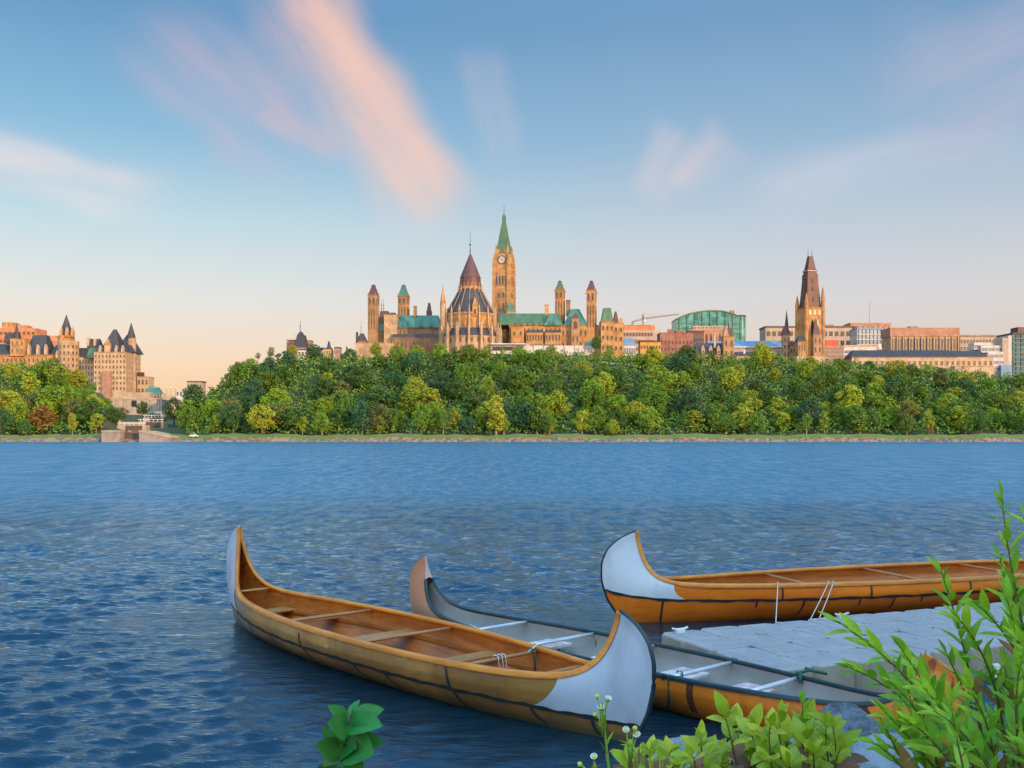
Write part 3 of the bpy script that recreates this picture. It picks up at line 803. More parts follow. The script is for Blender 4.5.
a = c1w(c1, .50, 1, 1); b_ = c1w(c2, -.52, 1, -1)
tag(MB().tube([a+Vector((-.1, -.1, -.02)), a+Vector((0, 0, .03)), (a+b_)/2-Vector((0, 0, .03)), b_+Vector((0, 0, .03)), b_+Vector((.08, .08, -.02))], .007, 6).build('lashing_rope', ROPE),
    'thin pale rope lashing the bark canoe to the grey-lined canoe beside it', 'rope')

# ------------------------------------------------------------------ trees on the bluff
def leaf_mat(name, rand=.45, trans=.25, bright=1.0):
    m, t, bs = base_mat(name)
    oi = t.n('ShaderNodeObjectInfo'); ge = t.n('ShaderNodeNewGeometry')
    tc = t.n('ShaderNodeTexCoord').outputs['Object']
    hv = t.n('ShaderNodeHueSaturation'); t.l(oi.outputs['Color'], hv.inputs['Color'])
    ri = ge.outputs['Random Per Island']
    big = t.noise(tc, .33, 2)
    t.l(t.math('ADD', .502, t.math('MULTIPLY', t.math('SUBTRACT', big, .5), .06)), hv.inputs['Hue'])
    t.l(t.math('MULTIPLY', bright, t.math('ADD', 1-rand*.6, t.math('ADD', t.math('MULTIPLY', ri, rand*.9), t.math('MULTIPLY', t.math('SUBTRACT', big, .5), 1.3)))), hv.inputs['Value'])
    t.l(hv.outputs[0], bs.inputs['Base Color']); bs.inputs['Roughness'].default_value = .6
    bs.inputs['Specular IOR Level'].default_value = .2
    return m
LEAF = leaf_mat('tree_leaves')
BARK = mat('tree_bark', (.16, .12, .085), (.09, .07, .05), 3, .9, stretch=(1, 1, .3))
BARKP = mat('pale_bark', (.34, .29, .23), (.22, .18, .14), 3, .9, stretch=(1, 1, .3))
def clump_quads(g, C, N, size, flat=.55):
    """one leaf clump per centre: a bent quad facing roughly along N"""
    n = len(C)
    N = N + g.normal(0, flat, (n, 3)); N /= np.linalg.norm(N, axis=1)[:, None]+1e-9
    T = np.cross(N, g.normal(0, 1, (n, 3))); T /= np.linalg.norm(T, axis=1)[:, None]+1e-9
    B = np.cross(N, T)
    s1 = size*(.6+.8*g.random(n))[:, None]; s2 = size*(.45+.6*g.random(n))[:, None]
    V = np.stack([C-T*s1, C-B*s2*.8+N*s2*.2, C+T*s1, C+B*s2-N*s1*.15], 1).reshape(-1, 3)
    return V, np.arange(4*n).reshape(-1, 4)
def crown_mesh(seed, kind):
    """unit crown: height about 1 from z=.18 to z=1, radius about .42 (broad), narrower for other kinds"""
    g = np.random.default_rng(seed)
    C, N = [], []
    nl = 52 if kind == 'broad' else 28
    lobes = []
    for k in range(nl):
        h = (k+.5)/nl
        if kind == 'broad': rr = .36*math.sin(math.pi*min(1, (h*.86+.12)))**.6; zz = .24+.66*h
        elif kind == 'tall': rr = .20*math.sin(math.pi*(h*.88+.1))**.6; zz = .18+.74*h
        else: rr = .27*math.sin(math.pi*(h*.8+.16))**.7; zz = .30+.60*h       # loose, open crown
        a = k*2.4+g.random()*1.2
        rad = rr*(.35+.65*g.random()); lr = (.105 if kind == 'broad' else .085)*(.7+.6*g.random())*(1.08-.4*h)
        lobes.append((rad*math.cos(a), rad*math.sin(a), zz, lr))
    tot = {'broad': 3800, 'tall': 2200, 'loose': 1500}[kind]
    ws = np.array([l[3]**2 for l in lobes]); ws /= ws.sum()
    for (x, y, z, r), wg in zip(lobes, ws):
        n = int(tot*wg)
        d = g.normal(0, 1, (n, 3)); d /= np.linalg.norm(d, axis=1)[:, None]
        rr = r*(.62+.46*g.random(n)**.6)[:, None]
        p = np.array([x, y, z]) + d*rr*np.array([1, 1, .85])
        C.append(p); N.append(d*.8+np.array([0, 0, .35]))
    C = np.concatenate(C); N = np.concatenate(N)
    V, Q = clump_quads(g, C, N, .0215 if kind != 'loose' else .021)
    return big_mesh('crown', V, Q, LEAF, False)
def trunk_mesh(seed, pale=False, lean=.04):
    g = np.random.default_rng(seed); mb = MB()
    top = .62+.15*g.random(); lx, ly = g.normal(0, lean, 2)
    pts = [(lx*q*q, ly*q*q, top*q) for q in np.linspace(0, 1, 6)]
    mb.tube(pts, [.030, .022, .019, .016, .012, .006], 6)
    for k in range(4):
        z = top*(.4+.14*k); a = g.random()*6.28; b = Vector((lx*.3, ly*.3, z))
        mb.tube([b, b+Vector((math.cos(a)*.08, math.sin(a)*.08, .09)), b+Vector((math.cos(a)*.17, math.sin(a)*.17, .2))], [.010, .007, .003], 5)
    return mb.mesh('trunk', BARKP if pale else BARK)
CROWNS = {'broad': [crown_mesh(100+i, 'broad') for i in range(9)], 'tall': [crown_mesh(200+i, 'tall') for i in range(4)], 'loose': [crown_mesh(300+i, 'loose') for i in range(4)]}
TRUNKS = [trunk_mesh(400+i) for i in range(4)]; TRUNKP = [trunk_mesh(420+i, True) for i in range(3)]
BR = 1.95
HUES = {'deep green': (.028, .068, .012), 'mid green': (.050, .100, .010), 'fresh green': (.082, .142, .011), 'yellow-green': (.135, .165, .012),
        'golden yellow': (.150, .135, .010), 'rusty orange': (.115, .058, .018), 'olive brown': (.066, .078, .020), 'bluish green': (.022, .062, .023)}
trees = []
def tree(x, y, h, hue, kind, wide=1.0, pale=False, z=None, grp='trees on the wooded bluff', label=None, row=None, seed=None):
    g = random.Random(seed if seed is not None else int(x*31+y*17))
    zz = float(ground_far(x, y)) - .3 if z is None else z
    root = empty('tree', (x, y, zz), g.random()*6.28)
    root.scale = (h*wide*g.uniform(.85, 1.2), h*wide*g.uniform(.85, 1.2), h*g.uniform(.95, 1.1))
    c = link(bpy.data.objects.new('crown', g.choice(CROWNS[kind])), root)
    b = HUES[hue]; j = 1+g.uniform(-.14, .14); c.color = (BR*b[0]*j*g.uniform(.88, 1.12), BR*b[1]*j, BR*b[2]*j*g.uniform(.8, 1.2), 1)
    link(bpy.data.objects.new('trunk', g.choice(TRUNKP if pale else TRUNKS)), root)
    tag(root, label, 'tree', grp)
    trees.append((root, x, y, zz, h, hue, kind, row, label))
    return root
def pick_hue(px, tt, r):
    """colours drift along the bluff: dark and bluish on the left, yellow on the right"""
    if px < 120: pool = [('mid green', 3), ('yellow-green', 2), ('deep green', 2), ('rusty orange', .7), ('olive brown', 1.6), ('fresh green', 2), ('golden yellow', .4)]
    elif px < 400: pool = [('bluish green', 2.6), ('deep green', 3), ('mid green', 3), ('fresh green', 1.6), ('yellow-green', 1.1), ('olive brown', .6), ('rusty orange', .1)]
    elif px < 700: pool = [('mid green', 3.4), ('deep green', 2.4), ('fresh green', 2.2), ('yellow-green', 1.4), ('bluish green', .8), ('golden yellow', .25), ('olive brown', .4)]
    else: pool = [('mid green', 2.4), ('yellow-green', 2.2), ('golden yellow', .45), ('deep green', 2), ('fresh green', 2), ('olive brown', .8), ('bluish green', .4)]
    tot = sum(w_ for _, w_ in pool); q = r.random()*tot
    for n_, w_ in pool:
        q -= w_
        if q <= 0: return n_
    return pool[-1][0]
rr_ = random.Random(11)
ROWS = [(515, 11.0), (521, 13), (530, 13.5), (540, 14), (551, 13), (562, 12.5), (574, 12), (586, 10.5), (597, 8.5)]
for ri, (y0, hh) in enumerate(ROWS):
    npx = 33
    for k in range(npx):
        if ri in (7,) and k % 7 == 3: rr_.random(); continue
        px = -14 + (k+.5+rr_.uniform(-.42, .42)+(.5 if ri % 2 else 0))*1056/npx
        y = y0 + rr_.uniform(-4, 4)
        if 98 < px < 188 or (ri < 2 and px < 210 and px > 180) or px < -8 or px > 1034: continue
        if px < 106 and False: continue
        if 172 < px < 215 and ri > 5: continue
        if px < 98 and ri > 7: continue
        x = WX(px, y); g_ = float(ground_far(x, y))
        h = hh*rr_.uniform(.8, 1.4)
        if 230 < px < 730 and ri == 8: h = rr_.uniform(10.5, 13.2)
        if 560 < px < 597 and ri >= 7: h = min(h, 4.2)
        if px > 940 and ri >= 7: h = min(h, 6.0)
        hue = pick_hue(px, ri/8, rr_)
        if ri == 0 and rr_.random() < .55: hue = rr_.choice(['yellow-green', 'fresh green', 'mid green', 'mid green', 'bluish green'])
        q = rr_.random(); kind = 'broad' if q < .66 else ('tall' if q < .83 else 'loose')
        if ri == 0 and rr_.random() < .35: kind = 'loose'
        tree(x, y, h, hue, kind, (rr_.uniform(1.0, 1.55) if ri > 2 else rr_.uniform(.8, 1.25)) if kind != 'tall' else rr_.uniform(1.5, 2.0), pale=(ri == 0 and rr_.random() < .5), row=ri)
# hand-placed trees that stand out in the photograph
for (px, py, D, h, hue, kind, wd, lab) in [
    (262, 428, 514, 17, 'yellow-green', 'broad', 1.15, 'large bright yellow-green tree near the water, left part of bluff'),
    (322, 432, 513, 13.5, 'fresh green', 'broad', 1.0, 'light green tree by the shore right of the large yellow-green one'),
    (496, 431, 513, 21, 'yellow-green', 'tall', 1.25, 'tall slender yellowish tree by the shore below the domed library'),
    (537, 432, 513, 18, 'mid green', 'tall', 1.2, 'slim upright green tree by the shore below the clock tower'),
    (322, 398, 556, 9, 'rusty orange', 'loose', 1.0, 'small rusty orange tree in the middle of the left slope'),
    (931, 434, 512, 6.5, 'rusty orange', 'loose', .9, 'small red-orange tree by the shore at the right'),
    (550, 434, 512, 8, 'golden yellow', 'loose', .9, 'small golden tree with a thin pale trunk at the shore'),
    (174, 425, 585, 17, 'olive brown', 'broad', 1.1, 'round dark reddish-brown tree right of the canal locks'),
    (143, 417, 600, 10, 'deep green', 'broad', 1.1, 'dark green tree below the long stone terrace at the locks'),
    (193, 412, 560, 15, 'bluish green', 'broad', 1.1, 'dark bluish tree at the left foot of the bluff beside the pale stairs'),
    (596, 352, 628, 10.5, 'deep green', 'broad', .8, 'lone dark green tree before the right parliament wing'),
    (271, 360, 606, 8.5, 'olive brown', 'loose', 1.2, 'bare pinkish-brown tree on the skyline left of the grey roof tower'),
    (258, 361, 606, 5.5, 'olive brown', 'loose', 1.2, 'smaller bare brown tree at the left end of the crest'),
    (293, 357, 602, 7.5, 'yellow-green', 'broad', 1.2, 'round yellow tree on the crest beside the grey roof tower'),
    (376, 357, 598, 9.5, 'yellow-green', 'broad', 1.15, 'bright yellow-green tree on the crest below the leftmost purple tower'),
    (762, 372, 590, 19, 'yellow-green', 'broad', 1.05, 'tall yellowish tree rising on the crest left of the tall brown-roofed tower'),
    (38, 394, 640, 13, 'fresh green', 'broad', 1.15, 'green tree in front of the hotel walls at far left'),
    (10, 388, 640, 12, 'olive brown', 'broad', 1.0, 'brownish tree at the left edge below the hotel'),
    (62, 392, 645, 12, 'olive brown', 'loose', 1.2, 'thin brown tree below the round hotel turret'),
    (80, 391, 645, 12, 'mid green', 'broad', 1.1, 'green tree at the foot of the hotel between its two wings'),
    (105, 421, 575, 13, 'mid green', 'broad', 1.3, 'round green tree below the hotel block left of the locks'),
    (114, 426, 560, 11, 'deep green', 'broad', 1.3, 'dark green tree just left of the lock keeper house'),
    (122, 421, 600, 8, 'olive brown', 'broad', 1.3, 'brownish bush-like tree behind the lock keeper house'),
    (152, 425, 612, 8, 'mid green', 'broad', 1.3, 'small green tree between the lock flight and the terrace wall'),
    (984, 379, 640, 5, 'mid green', 'broad', 1.2, 'small green tree beside the white columned building')]:
    x = WX(px, D)
    tree(x, D, h, hue, kind, wd, pale=(py > 428), z=(WZ(py, D) if not 500 < D < 520 else None), label=lab, seed=px)
# the crest and flank close to the hotel, further back
for k in range(16):
    px = -6+k*6.9+rr_.uniform(-2, 2); D = rr_.uniform(604, 628)
    tree(WX(px, D), D, rr_.uniform(6, 8.5), pick_hue(60, .9, rr_), 'broad', 1.2, z=WZ(np.interp(px, [0, 60, 90, 110], [399, 401, 408, 420]), D), row=8)
# labels: colour, row on the slope and the landmark above
SECT = [(-99, 60, 'below the left hotel wing'), (60, 130, 'below the right hotel block'), (130, 235, 'beside the canal valley'), (235, 285, 'under the skyline trees'), (285, 355, 'under the grey roof tower'),
        (355, 392, 'below the leftmost purple tower'), (392, 440, 'below the left green roof'), (440, 478, 'below the library turret'), (478, 520, 'below the clock tower'),
        (520, 560, 'below the white hoarding'), (560, 600, 'below the white portico'), (600, 640, 'below the terracotta office'), (640, 680, 'below the crane'), (680, 722, 'below the curved glass office'),
        (722, 765, 'below the small gabled tower'), (765, 800, 'below the slender spire'), (800, 845, 'below the brown-roofed tower'), (845, 890, 'below the pale glass office'), (890, 945, 'below the long tan office'), (945, 985, 'below the columned building'), (985, 1200, 'below the glass tower')]
RN = ['at the shore', 'just above the shore', 'low on the slope', 'lower mid-slope', 'mid-slope', 'upper mid-slope', 'high on the slope', 'just under the crest', 'along the crest']
KN = {'broad': 'round-crowned', 'tall': 'tall narrow', 'loose': 'thin open-crowned'}
bucket = {}
for (root, x, y, zz, h, hue, kind, row, label) in trees:
    if label: continue
    px = CX + F*x/y
    sec = [s_ for a, b, s_ in SECT if a <= px < b][0]
    bucket.setdefault((f'{KN[kind]} {hue} tree', RN[row or 0], sec), []).append((px, root))
for (nm, rw, sec), lst in bucket.items():
    lst.sort(key=lambda q: q[0])
    for i, (px, root) in enumerate(lst):
        suf = '' if len(lst) == 1 else (', left of two', ', right of two')[i] if len(lst) == 2 else (', leftmost of three', ', middle of three', ', rightmost of three')[i] if len(lst) == 3 else ''
        root['label'] = f'{nm} {rw} {sec}{suf}'
# undergrowth between the trunks: nobody could count it
def undergrowth():
    g = np.random.default_rng(9); n = 95000
    px = g.uniform(-40, 1070, n); y = 512 + (g.random(n)**.8)*96
    keep = ~((px > 96) & (px < 186)); px, y = px[keep], y[keep]; n = len(px)
    x = (px-CX)/F*y
    lump = .5+.5*np.sin(x*.55+np.cos(y*.4)*2)*np.cos(y*.47+x*.13)
    z = ground_far(x, y) + (.4+g.random(n)**.6*(2.5+6.0*lump))*(1-.5*sst(y, 596, 608))*(.45+.55*sst(y, 512, 520))
    C = np.stack([x, y, z], 1); N = np.tile([0, -.5, .8], (n, 1))
    V, Q = clump_quads(g, C, N, .66, .8)
    o = link(bpy.data.objects.new('undergrowth', big_mesh('undergrowth', V, Q, LEAF, False)))
    o.color = (.092, .17, .018, 1)
    tag(o, 'dense green undergrowth filling the slope between the trees', 'undergrowth', kind='stuff')
undergrowth()

# ------------------------------------------------------------------ buildings
WCACHE = {}
def window_mesh(w_, h_, arch, frame, pane):
    key = (round(w_, 2), round(h_, 2), arch, frame, pane)
    if key in WCACHE: return WCACHE[key]
    mb = MB(); a = w_/2; f = min(.28, w_*.18)
    def outline(a, h, z0=0.0):
        if not arch: return [(-a, z0), (a, z0), (a, h), (-a, h)]
        p = [(-a, z0), (a, z0), (a, h*.66)]
        return p + [(a*.72, h*.84), (0, h), (-a*.72, h*.84), (-a, h*.66)]
    o = outline(a+f, h_+f, -f); i = outline(a, h_); n = len(o)
    vs = [(x, -.22, z) for x, z in o] + [(x, -.22, z) for x, z in i] + [(x, 0, z) for x, z in o] + [(x, -.02, z) for x, z in i]
    fs = []
    for k in range(n):
        l = (k+1) % n
        fs += [(k, l, n+l, n+k), (l, k, 2*n+k, 2*n+l), (n+k, n+l, 3*n+l, 3*n+k)]
    mb.add(vs, fs, 0)
    mb.add([(x, -.05, z) for x, z in i], [tuple(range(n))], 1)
    if w_ > 1.3 and not arch: mb.box(-.06, .06, -.12, -.05, 0, h_, 0); mb.box(-a, a, -.11, -.05, h_*.6, h_*.6+.1, 0)
    WCACHE[key] = mb.mesh('window', [M[frame], M[pane]]); return WCACHE[key]
class Bld:
    """a thing whose parts are measured as picture rows and columns at a true distance D"""
    def __init__(s, name, label, cat, px, py, D, group=None):
        s.px, s.py, s.D = px, py, D
        s.root = thing(name, label, cat, (WX(px, D), D, WZ(py, D)), 0, group)
    def pt(s, px, py, y=0.0):
        d = s.D+y
        return WX(px, d)-WX(s.px, s.D), y, WZ(py, d)-WZ(s.py, s.D)
    def box(s, name, l, r, top, bot, depth, m, y=0.0, rz=0.0, cornice=None, plinth=False, batt=0.0):
        """a walled block; front face at y; rz turns it about its own vertical axis; returns the part"""
        x0, _, zt = s.pt(l, top, y); x1, _, zb = s.pt(r, bot, y)
        span = x1-x0; h = zt-zb
        if rz:
            a = abs(R(rz)); w_ = span/(math.cos(a)+depth/1000*math.sin(a)) if depth > 500 else (span-depth*math.sin(a))/math.cos(a)
        else: w_ = span
        cx, cy = (x0+x1)/2, y+depth/2
        mb = MB(); mb.frust(w_, depth, 0, w_*(1-batt), depth*(1-batt), h)
        if cornice:
            mb.frust(w_+cornice, depth+cornice, h-.9*cornice, w_+cornice*1.6, depth+cornice*1.6, h+.02)
            mb.frust(w_+cornice*.6, depth+cornice*.6, h*.52, w_+cornice*.6, depth+cornice*.6, h*.52+cornice*.5)
        o = mb.build(name, M[m], s.root, (cx, cy, zb), R(rz)); o_dim[o.name] = (w_, depth, h); return o
    def roof(s, name, l, r, top, bot, depth, m, y=0.0, tw=0.0, td=0.0, rz=0.0, sx=0.0, parent=None, finials=()):
        """hip, mansard, pyramid or ridge roof; tw, td: top size as a share of the base"""
        x0, _, zt = s.pt(l, top, y); x1, _, zb = s.pt(r, bot, y); span = x1-x0
        a = abs(R(rz)); w_ = (span-depth*math.sin(a))/math.cos(a) if rz else span
        mb = MB(); h = zt-zb
        mb.frust(w_, depth, 0, max(w_*tw, .02), max(depth*td, .02), h, sx=sx)
        for fx, fh in finials: mb.ngon(fx*w_*tw/2, 0, .22, h-.05, .05, h+fh, 6)
        o = mb.build(name, M[m], s.root, ((x0+x1)/2, y+depth/2, zb), R(rz)); o_dim[o.name] = (w_, depth, h); return o
    def cone(s, name, cx, top, bot, rpx, m, y=0.0, n=12, rtop=.02, parent=None):
        x, _, zt = s.pt(cx, top, y); _, _, zb = s.pt(cx, bot, y); r = rpx*(s.D+y)/F
        o = MB().ngon(0, 0, r, 0, max(r*rtop, .03), zt-zb, n).build(name, M[m], s.root, (x, y, zb)); o_dim[o.name] = (2*r, 2*r, zt-zb); return o
    def spike(s, name, cx, top, bot, r, m, y=0.0):
        x, _, zt = s.pt(cx, top, y); _, _, zb = s.pt(cx, bot, y); h = zt-zb
        mb = MB(); mb.ngon(0, 0, r, 0, r*.3, h, 6); mb.ngon(0, 0, r*2.0, h*.42, r*2.0, h*.47, 8); mb.ngon(0, 0, r*1.6, h*.15, r*.8, h*.22, 8)
        return mb.build(name, M[m], s.root, (x, y, zb))
    def wins(s, o, cols, rows, wf=.45, hf=.55, z0=.08, z1=.94, arch=False, frame='tan_pale', pane='pane', face='front', x0=0.0, x1=1.0, name='window'):
        W_, D_, H_ = o_dim[o.name]
        L = W_ if face == 'front' else D_
        cw = L*(x1-x0)/cols; ch = H_*(z1-z0)/rows
        me = window_mesh(cw*wf, ch*hf, arch, frame, pane)
        for i in range(cols):
            for j in range(rows):
                c = -L/2+L*x0+(i+.5)*cw; z = H_*z0+(j+.5*(1-hf))*ch
                w_ = link(bpy.data.objects.new(name, me), o)
                if face == 'front': w_.location = (c, -D_/2-.004, z)
                elif face == 'right': w_.location = (W_/2+.004, c, z); w_.rotation_euler = (0, 0, math.pi/2)
                else: w_.location = (-W_/2-.004, -c, z); w_.rotation_euler = (0, 0, -math.pi/2)
o_dim = {}
def sub(o, mb, name, m, loc=(0, 0, 0), rz=0): return mb.build(name, M[m], o, loc, rz)

# --- parliament: centre block with its four ventilation towers
P = Bld('parliament_building', 'long sandstone parliament block with green copper roofs and four slim towers on the crest', 'building', 500, 362, 668)
lw = P.box('wall', 394, 441, 327, 360, 26, 'tan_dark', 0, cornice=.5)
P.wins(lw, 11, 2, .42, .5, .5, .98, True, 'tan')
lo = P.box('wall', 392, 440, 337, 360, 6, 'tan_dark', -6.5, cornice=.35); P.wins(lo, 12, 1, .5, .62, .35, .95, True, 'tan')
P.roof('lean_to_roof', 392, 440, 333.6, 337.2, 6, 'slate', -6.5, .98, .2)
rf = P.roof('roof', 394.5, 442, 313.5, 328.2, 27, 'copper', -.6, .80, .22)
P.roof('dormer', 403, 407, 322, 326.5, 4, 'copper', -1.0, .1, .9); P.roof('dormer', 419, 423, 322, 326.5, 4, 'copper', -1.0, .1, .9)
P.roof('dormer', 429, 433, 322, 326.5, 4, 'copper', -1.0, .1, .9)
ch = P.box('chimney', 413.5, 416.6, 306, 318, 2.2, 'tan_dark', 8, cornice=.4)
P.box('chimney', 426.3, 431.6, 311, 318, 4, 'slate_brown', 10); P.roof('chimney_cap', 426.6, 431.4, 302.5, 311.2, 3.6, 'slate_brown', 10.2, .4, .4)
P.box('chimney', 438.5, 441.5, 320, 345, 2, 'tan', -3)
P.box('block', 384, 397, 314.5, 345, 10, 'tan_pale', -2, cornice=.3)
P.roof('block_roof', 389, 396, 312.3, 314.6, 6, 'slate', -1, .7, .4)
md = P.roof('mansard_roof', 378.5, 389, 310.5, 323.5, 12, 'slate_purple', 4, .74, .6); P.roof('mansard_skirt', 377.5, 390, 323.4, 331, 14, 'copper', 3, .92, .9)
P.box('wall', 376.5, 391, 330.8, 360, 13, 'tan_dark', 3.4)
P.spike('finial', 381.5, 297.5, 311, .22, 'iron', 9); P.spike('finial', 383.6, 298.5, 311, .22, 'iron', 9)
P.box('wall', 355, 394, 342.7, 362, 16, 'tan_pale', -9, cornice=.3)
tl = P.box('turret', 355.6, 366, 341, 346, 8, 'tan_dark', -6); P.roof('turret_roof', 356, 366.5, 333, 341.2, 8, 'slate', -6, .3, .3)
P.box('chimney', 355.8, 358, 332, 342, 1.4, 'slate', -7); P.spike('finial', 361, 320.5, 333.4, .16, 'iron', -2)
def vent_tower(l, r, apex, rb, bot, m, rm, y, rz, yb=None):
    wd = (r-l)/F*(P.D+y)
    d = wd/(math.cos(R(rz))+math.sin(R(abs(rz))))
    tw_ = P.box('tower', l, r, rb, bot, d, m, y, rz=rz, cornice=.55)
    P.wins(tw_, 2, 1, .5, .85, .80, .965, True, m); P.wins(tw_, 3, 1, .30, .88, .30, .74, False, 'tan')
    P.wins(tw_, 2, 1, .5, .85, .80, .965, True, m, face='right'); P.wins(tw_, 3, 1, .30, .88, .30, .74, False, 'tan', face='right')
    W_, D_, H_ = o_dim[tw_.name]
    mb = MB(); mb.frust(W_*.98, D_*.98, H_+.01, W_*.32, D_*.32, H_+ (rb-apex)*.9/F*(P.D+y)); mb.frust(W_*.42, D_*.42, H_+(rb-apex)*.88/F*(P.D+y), W_*.2, D_*.2, H_+(rb-apex)/F*(P.D+y))
    sub(tw_, mb, 'tower_roof', rm)
    for a in (-1, 1):
        for b in (-1, 1): sub(tw_, MB().frust(.35, .35, H_, .05, .05, H_+2.4, a*W_*.47, b*D_*.47), 'pinnacle', m)
    for a in (-1, 1): sub(tw_, MB().box(a*W_*.5-.01, a*W_*.5+a*1.4, -.2, .2, H_*.945, H_*.96), 'gargoyle', 'tan_dark')
vent_tower(367.6, 378.4, 284, 295, 345, 'tan', 'slate_purple', 0, -16)
vent_tower(397.6, 408.8, 284, 295.6, 335, 'tan', 'copper', 12, -16)
vent_tower(555, 565.3, 280, 289.6, 330, 'orange_stone', 'copper_dull', 12, -16)
vent_tower(586.6, 597, 280, 290, 345, 'orange_stone', 'slate_purple', 0, -16)
rw = P.box('wall', 509, 562, 324, 360, 26, 'orange_stone', 0, cornice=.5); P.wins(rw, 12, 2, .45, .5, .28, .98, True, 'tan_pale')
fr_ = P.box('projecting_bay', 511, 524, 326, 360, 5, 'orange_stone', -5.5, cornice=.4); P.wins(fr_, 2, 2, .25, .4, .3, .95, True, 'tan_pale')
f2 = P.box('projecting_bay', 526, 543, 332.5, 360, 4, 'orange_stone', -4.6, cornice=.35); P.wins(f2, 6, 2, .5, .6, .3, .98, False, 'tan_pale')
P.roof('bay_roof', 526, 543, 329.8, 332.6, 4, 'slate', -4.6, .96, .1)
f3 = P.box('projecting_bay', 545, 561, 332.5, 360, 4.4, 'orange_stone', -5.0, cornice=.35); P.wins(f3, 5, 2, .5, .6, .3, .98, False, 'tan_pale')
P.roof('bay_roof', 545, 561, 329.8, 332.6, 4.4, 'slate', -5.0, .96, .1)
P.roof('roof', 498, 562.5, 311.5, 325, 27, 'copper_dull', -.6, .93, .2)
P.roof('cross_gable', 544, 562, 313, 325.3, 20, 'copper', -2.0, .3, .7)
for q in (515, 521, 527, 533, 539): P.roof('dormer', q, q+2.6, 322.2, 325.2, 3.5, 'copper_dull', -1.2, .1, .9)
for q in (549, 553): P.roof('dormer', q, q+2.6, 320.6, 324, 3.5, 'copper', -2.4, .1, .9)
P.box('chimney', 545, 548.6, 304.5, 316, 2.3, 'orange_stone', 9, cornice=.4); P.box('chimney', 566.3, 570.3, 300, 316, 2.4, 'tan_dark', 12, cornice=.4)
mw = P.box('wall', 561, 601, 325, 360, 24, 'orange_stone', 1, cornice=.4); P.wins(mw, 9, 2, .42, .5, .28, .95, True, 'tan_pale')
P.roof('roof', 563.5, 588, 307.5, 325.4, 22, 'copper', .5, .35, .3)
pd = P.box('gabled_bay', 571.5, 579.3, 318, 360, 4, 'tan', -3.2); P.wins(pd, 1, 1, .5, .8, .72, .96, True, 'tan_pale'); P.wins(pd, 2, 1, .4, .7, .4, .62, True, 'tan_pale')
P.roof('bay_gable', 571.2, 579.6, 312.2, 318.2, 4.2, 'slate_purple', -3.3, .02, 1)
ew = P.box('wall', 601, 614, 321, 360, 12, 'orange_stone', -5, cornice=.5); P.wins(ew, 3, 3, .45, .5, .2, .95, True, 'tan_pale')
P.roof('pavilion_roof', 601.8, 613.4, 307.4, 321.2, 11.5, 'copper_dull', -4.8, .62, .6)
e2 = P.box('wall', 613.5, 623.5, 323, 360, 22, 'orange_stone', -3, cornice=.4); P.wins(e2, 2, 3, .4, .5, .2, .95, True, 'tan_pale')
P.roof('pavilion_roof', 613.2, 619, 311, 323.2, 8, 'slate_brown', -2.8, .2, .6)
P.box('chimney', 620, 622.6, 318, 326, 1.6, 'orange_stone', 0)

# --- library: sixteen-sided, two drums, ring of flying buttresses
L = Bld('library_building', 'round domed library with dark conical roofs and ring of flying buttresses, left of clock tower', 'building', 470.4, 362, 648)
mL = L.D/F
def lz(py): return (362-py)*mL
def ring(name, r0, z0, r1, z1, m, n=16): return MB().ngon(0, 0, r0, z0, r1, z1, n).build(name, M[m], L.root)
ring('lower_wall', 29.0*mL, 0, 29.0*mL, lz(337.6), 'tan_pale')
ring('lower_roof', 29.6*mL, lz(337.6), 24.6*mL, lz(330), 'slate')
ring('drum', 24.4*mL, lz(340), 24.4*mL, lz(315.2), 'orange_stone')
ring('drum_cornice', 25.2*mL, lz(316.4), 25.6*mL, lz(314.8), 'tan_pale')
ring('main_roof', 24.8*mL, lz(314.9), 12.2*mL, lz(291.4), 'slate')
ring('lantern_wall', 10.4*mL, lz(293), 10.4*mL, lz(280), 'slate_brown')
ring('lantern_roof', 11.2*mL, lz(286.5), 10.2*mL, lz(278), 'slate_brown')
ring('cone_roof', 10.6*mL, lz(278.2), .9*mL, lz(254.2), 'slate_purple')
L.spike('finial', 470.2, 232, 255, .34, 'iron', 0)
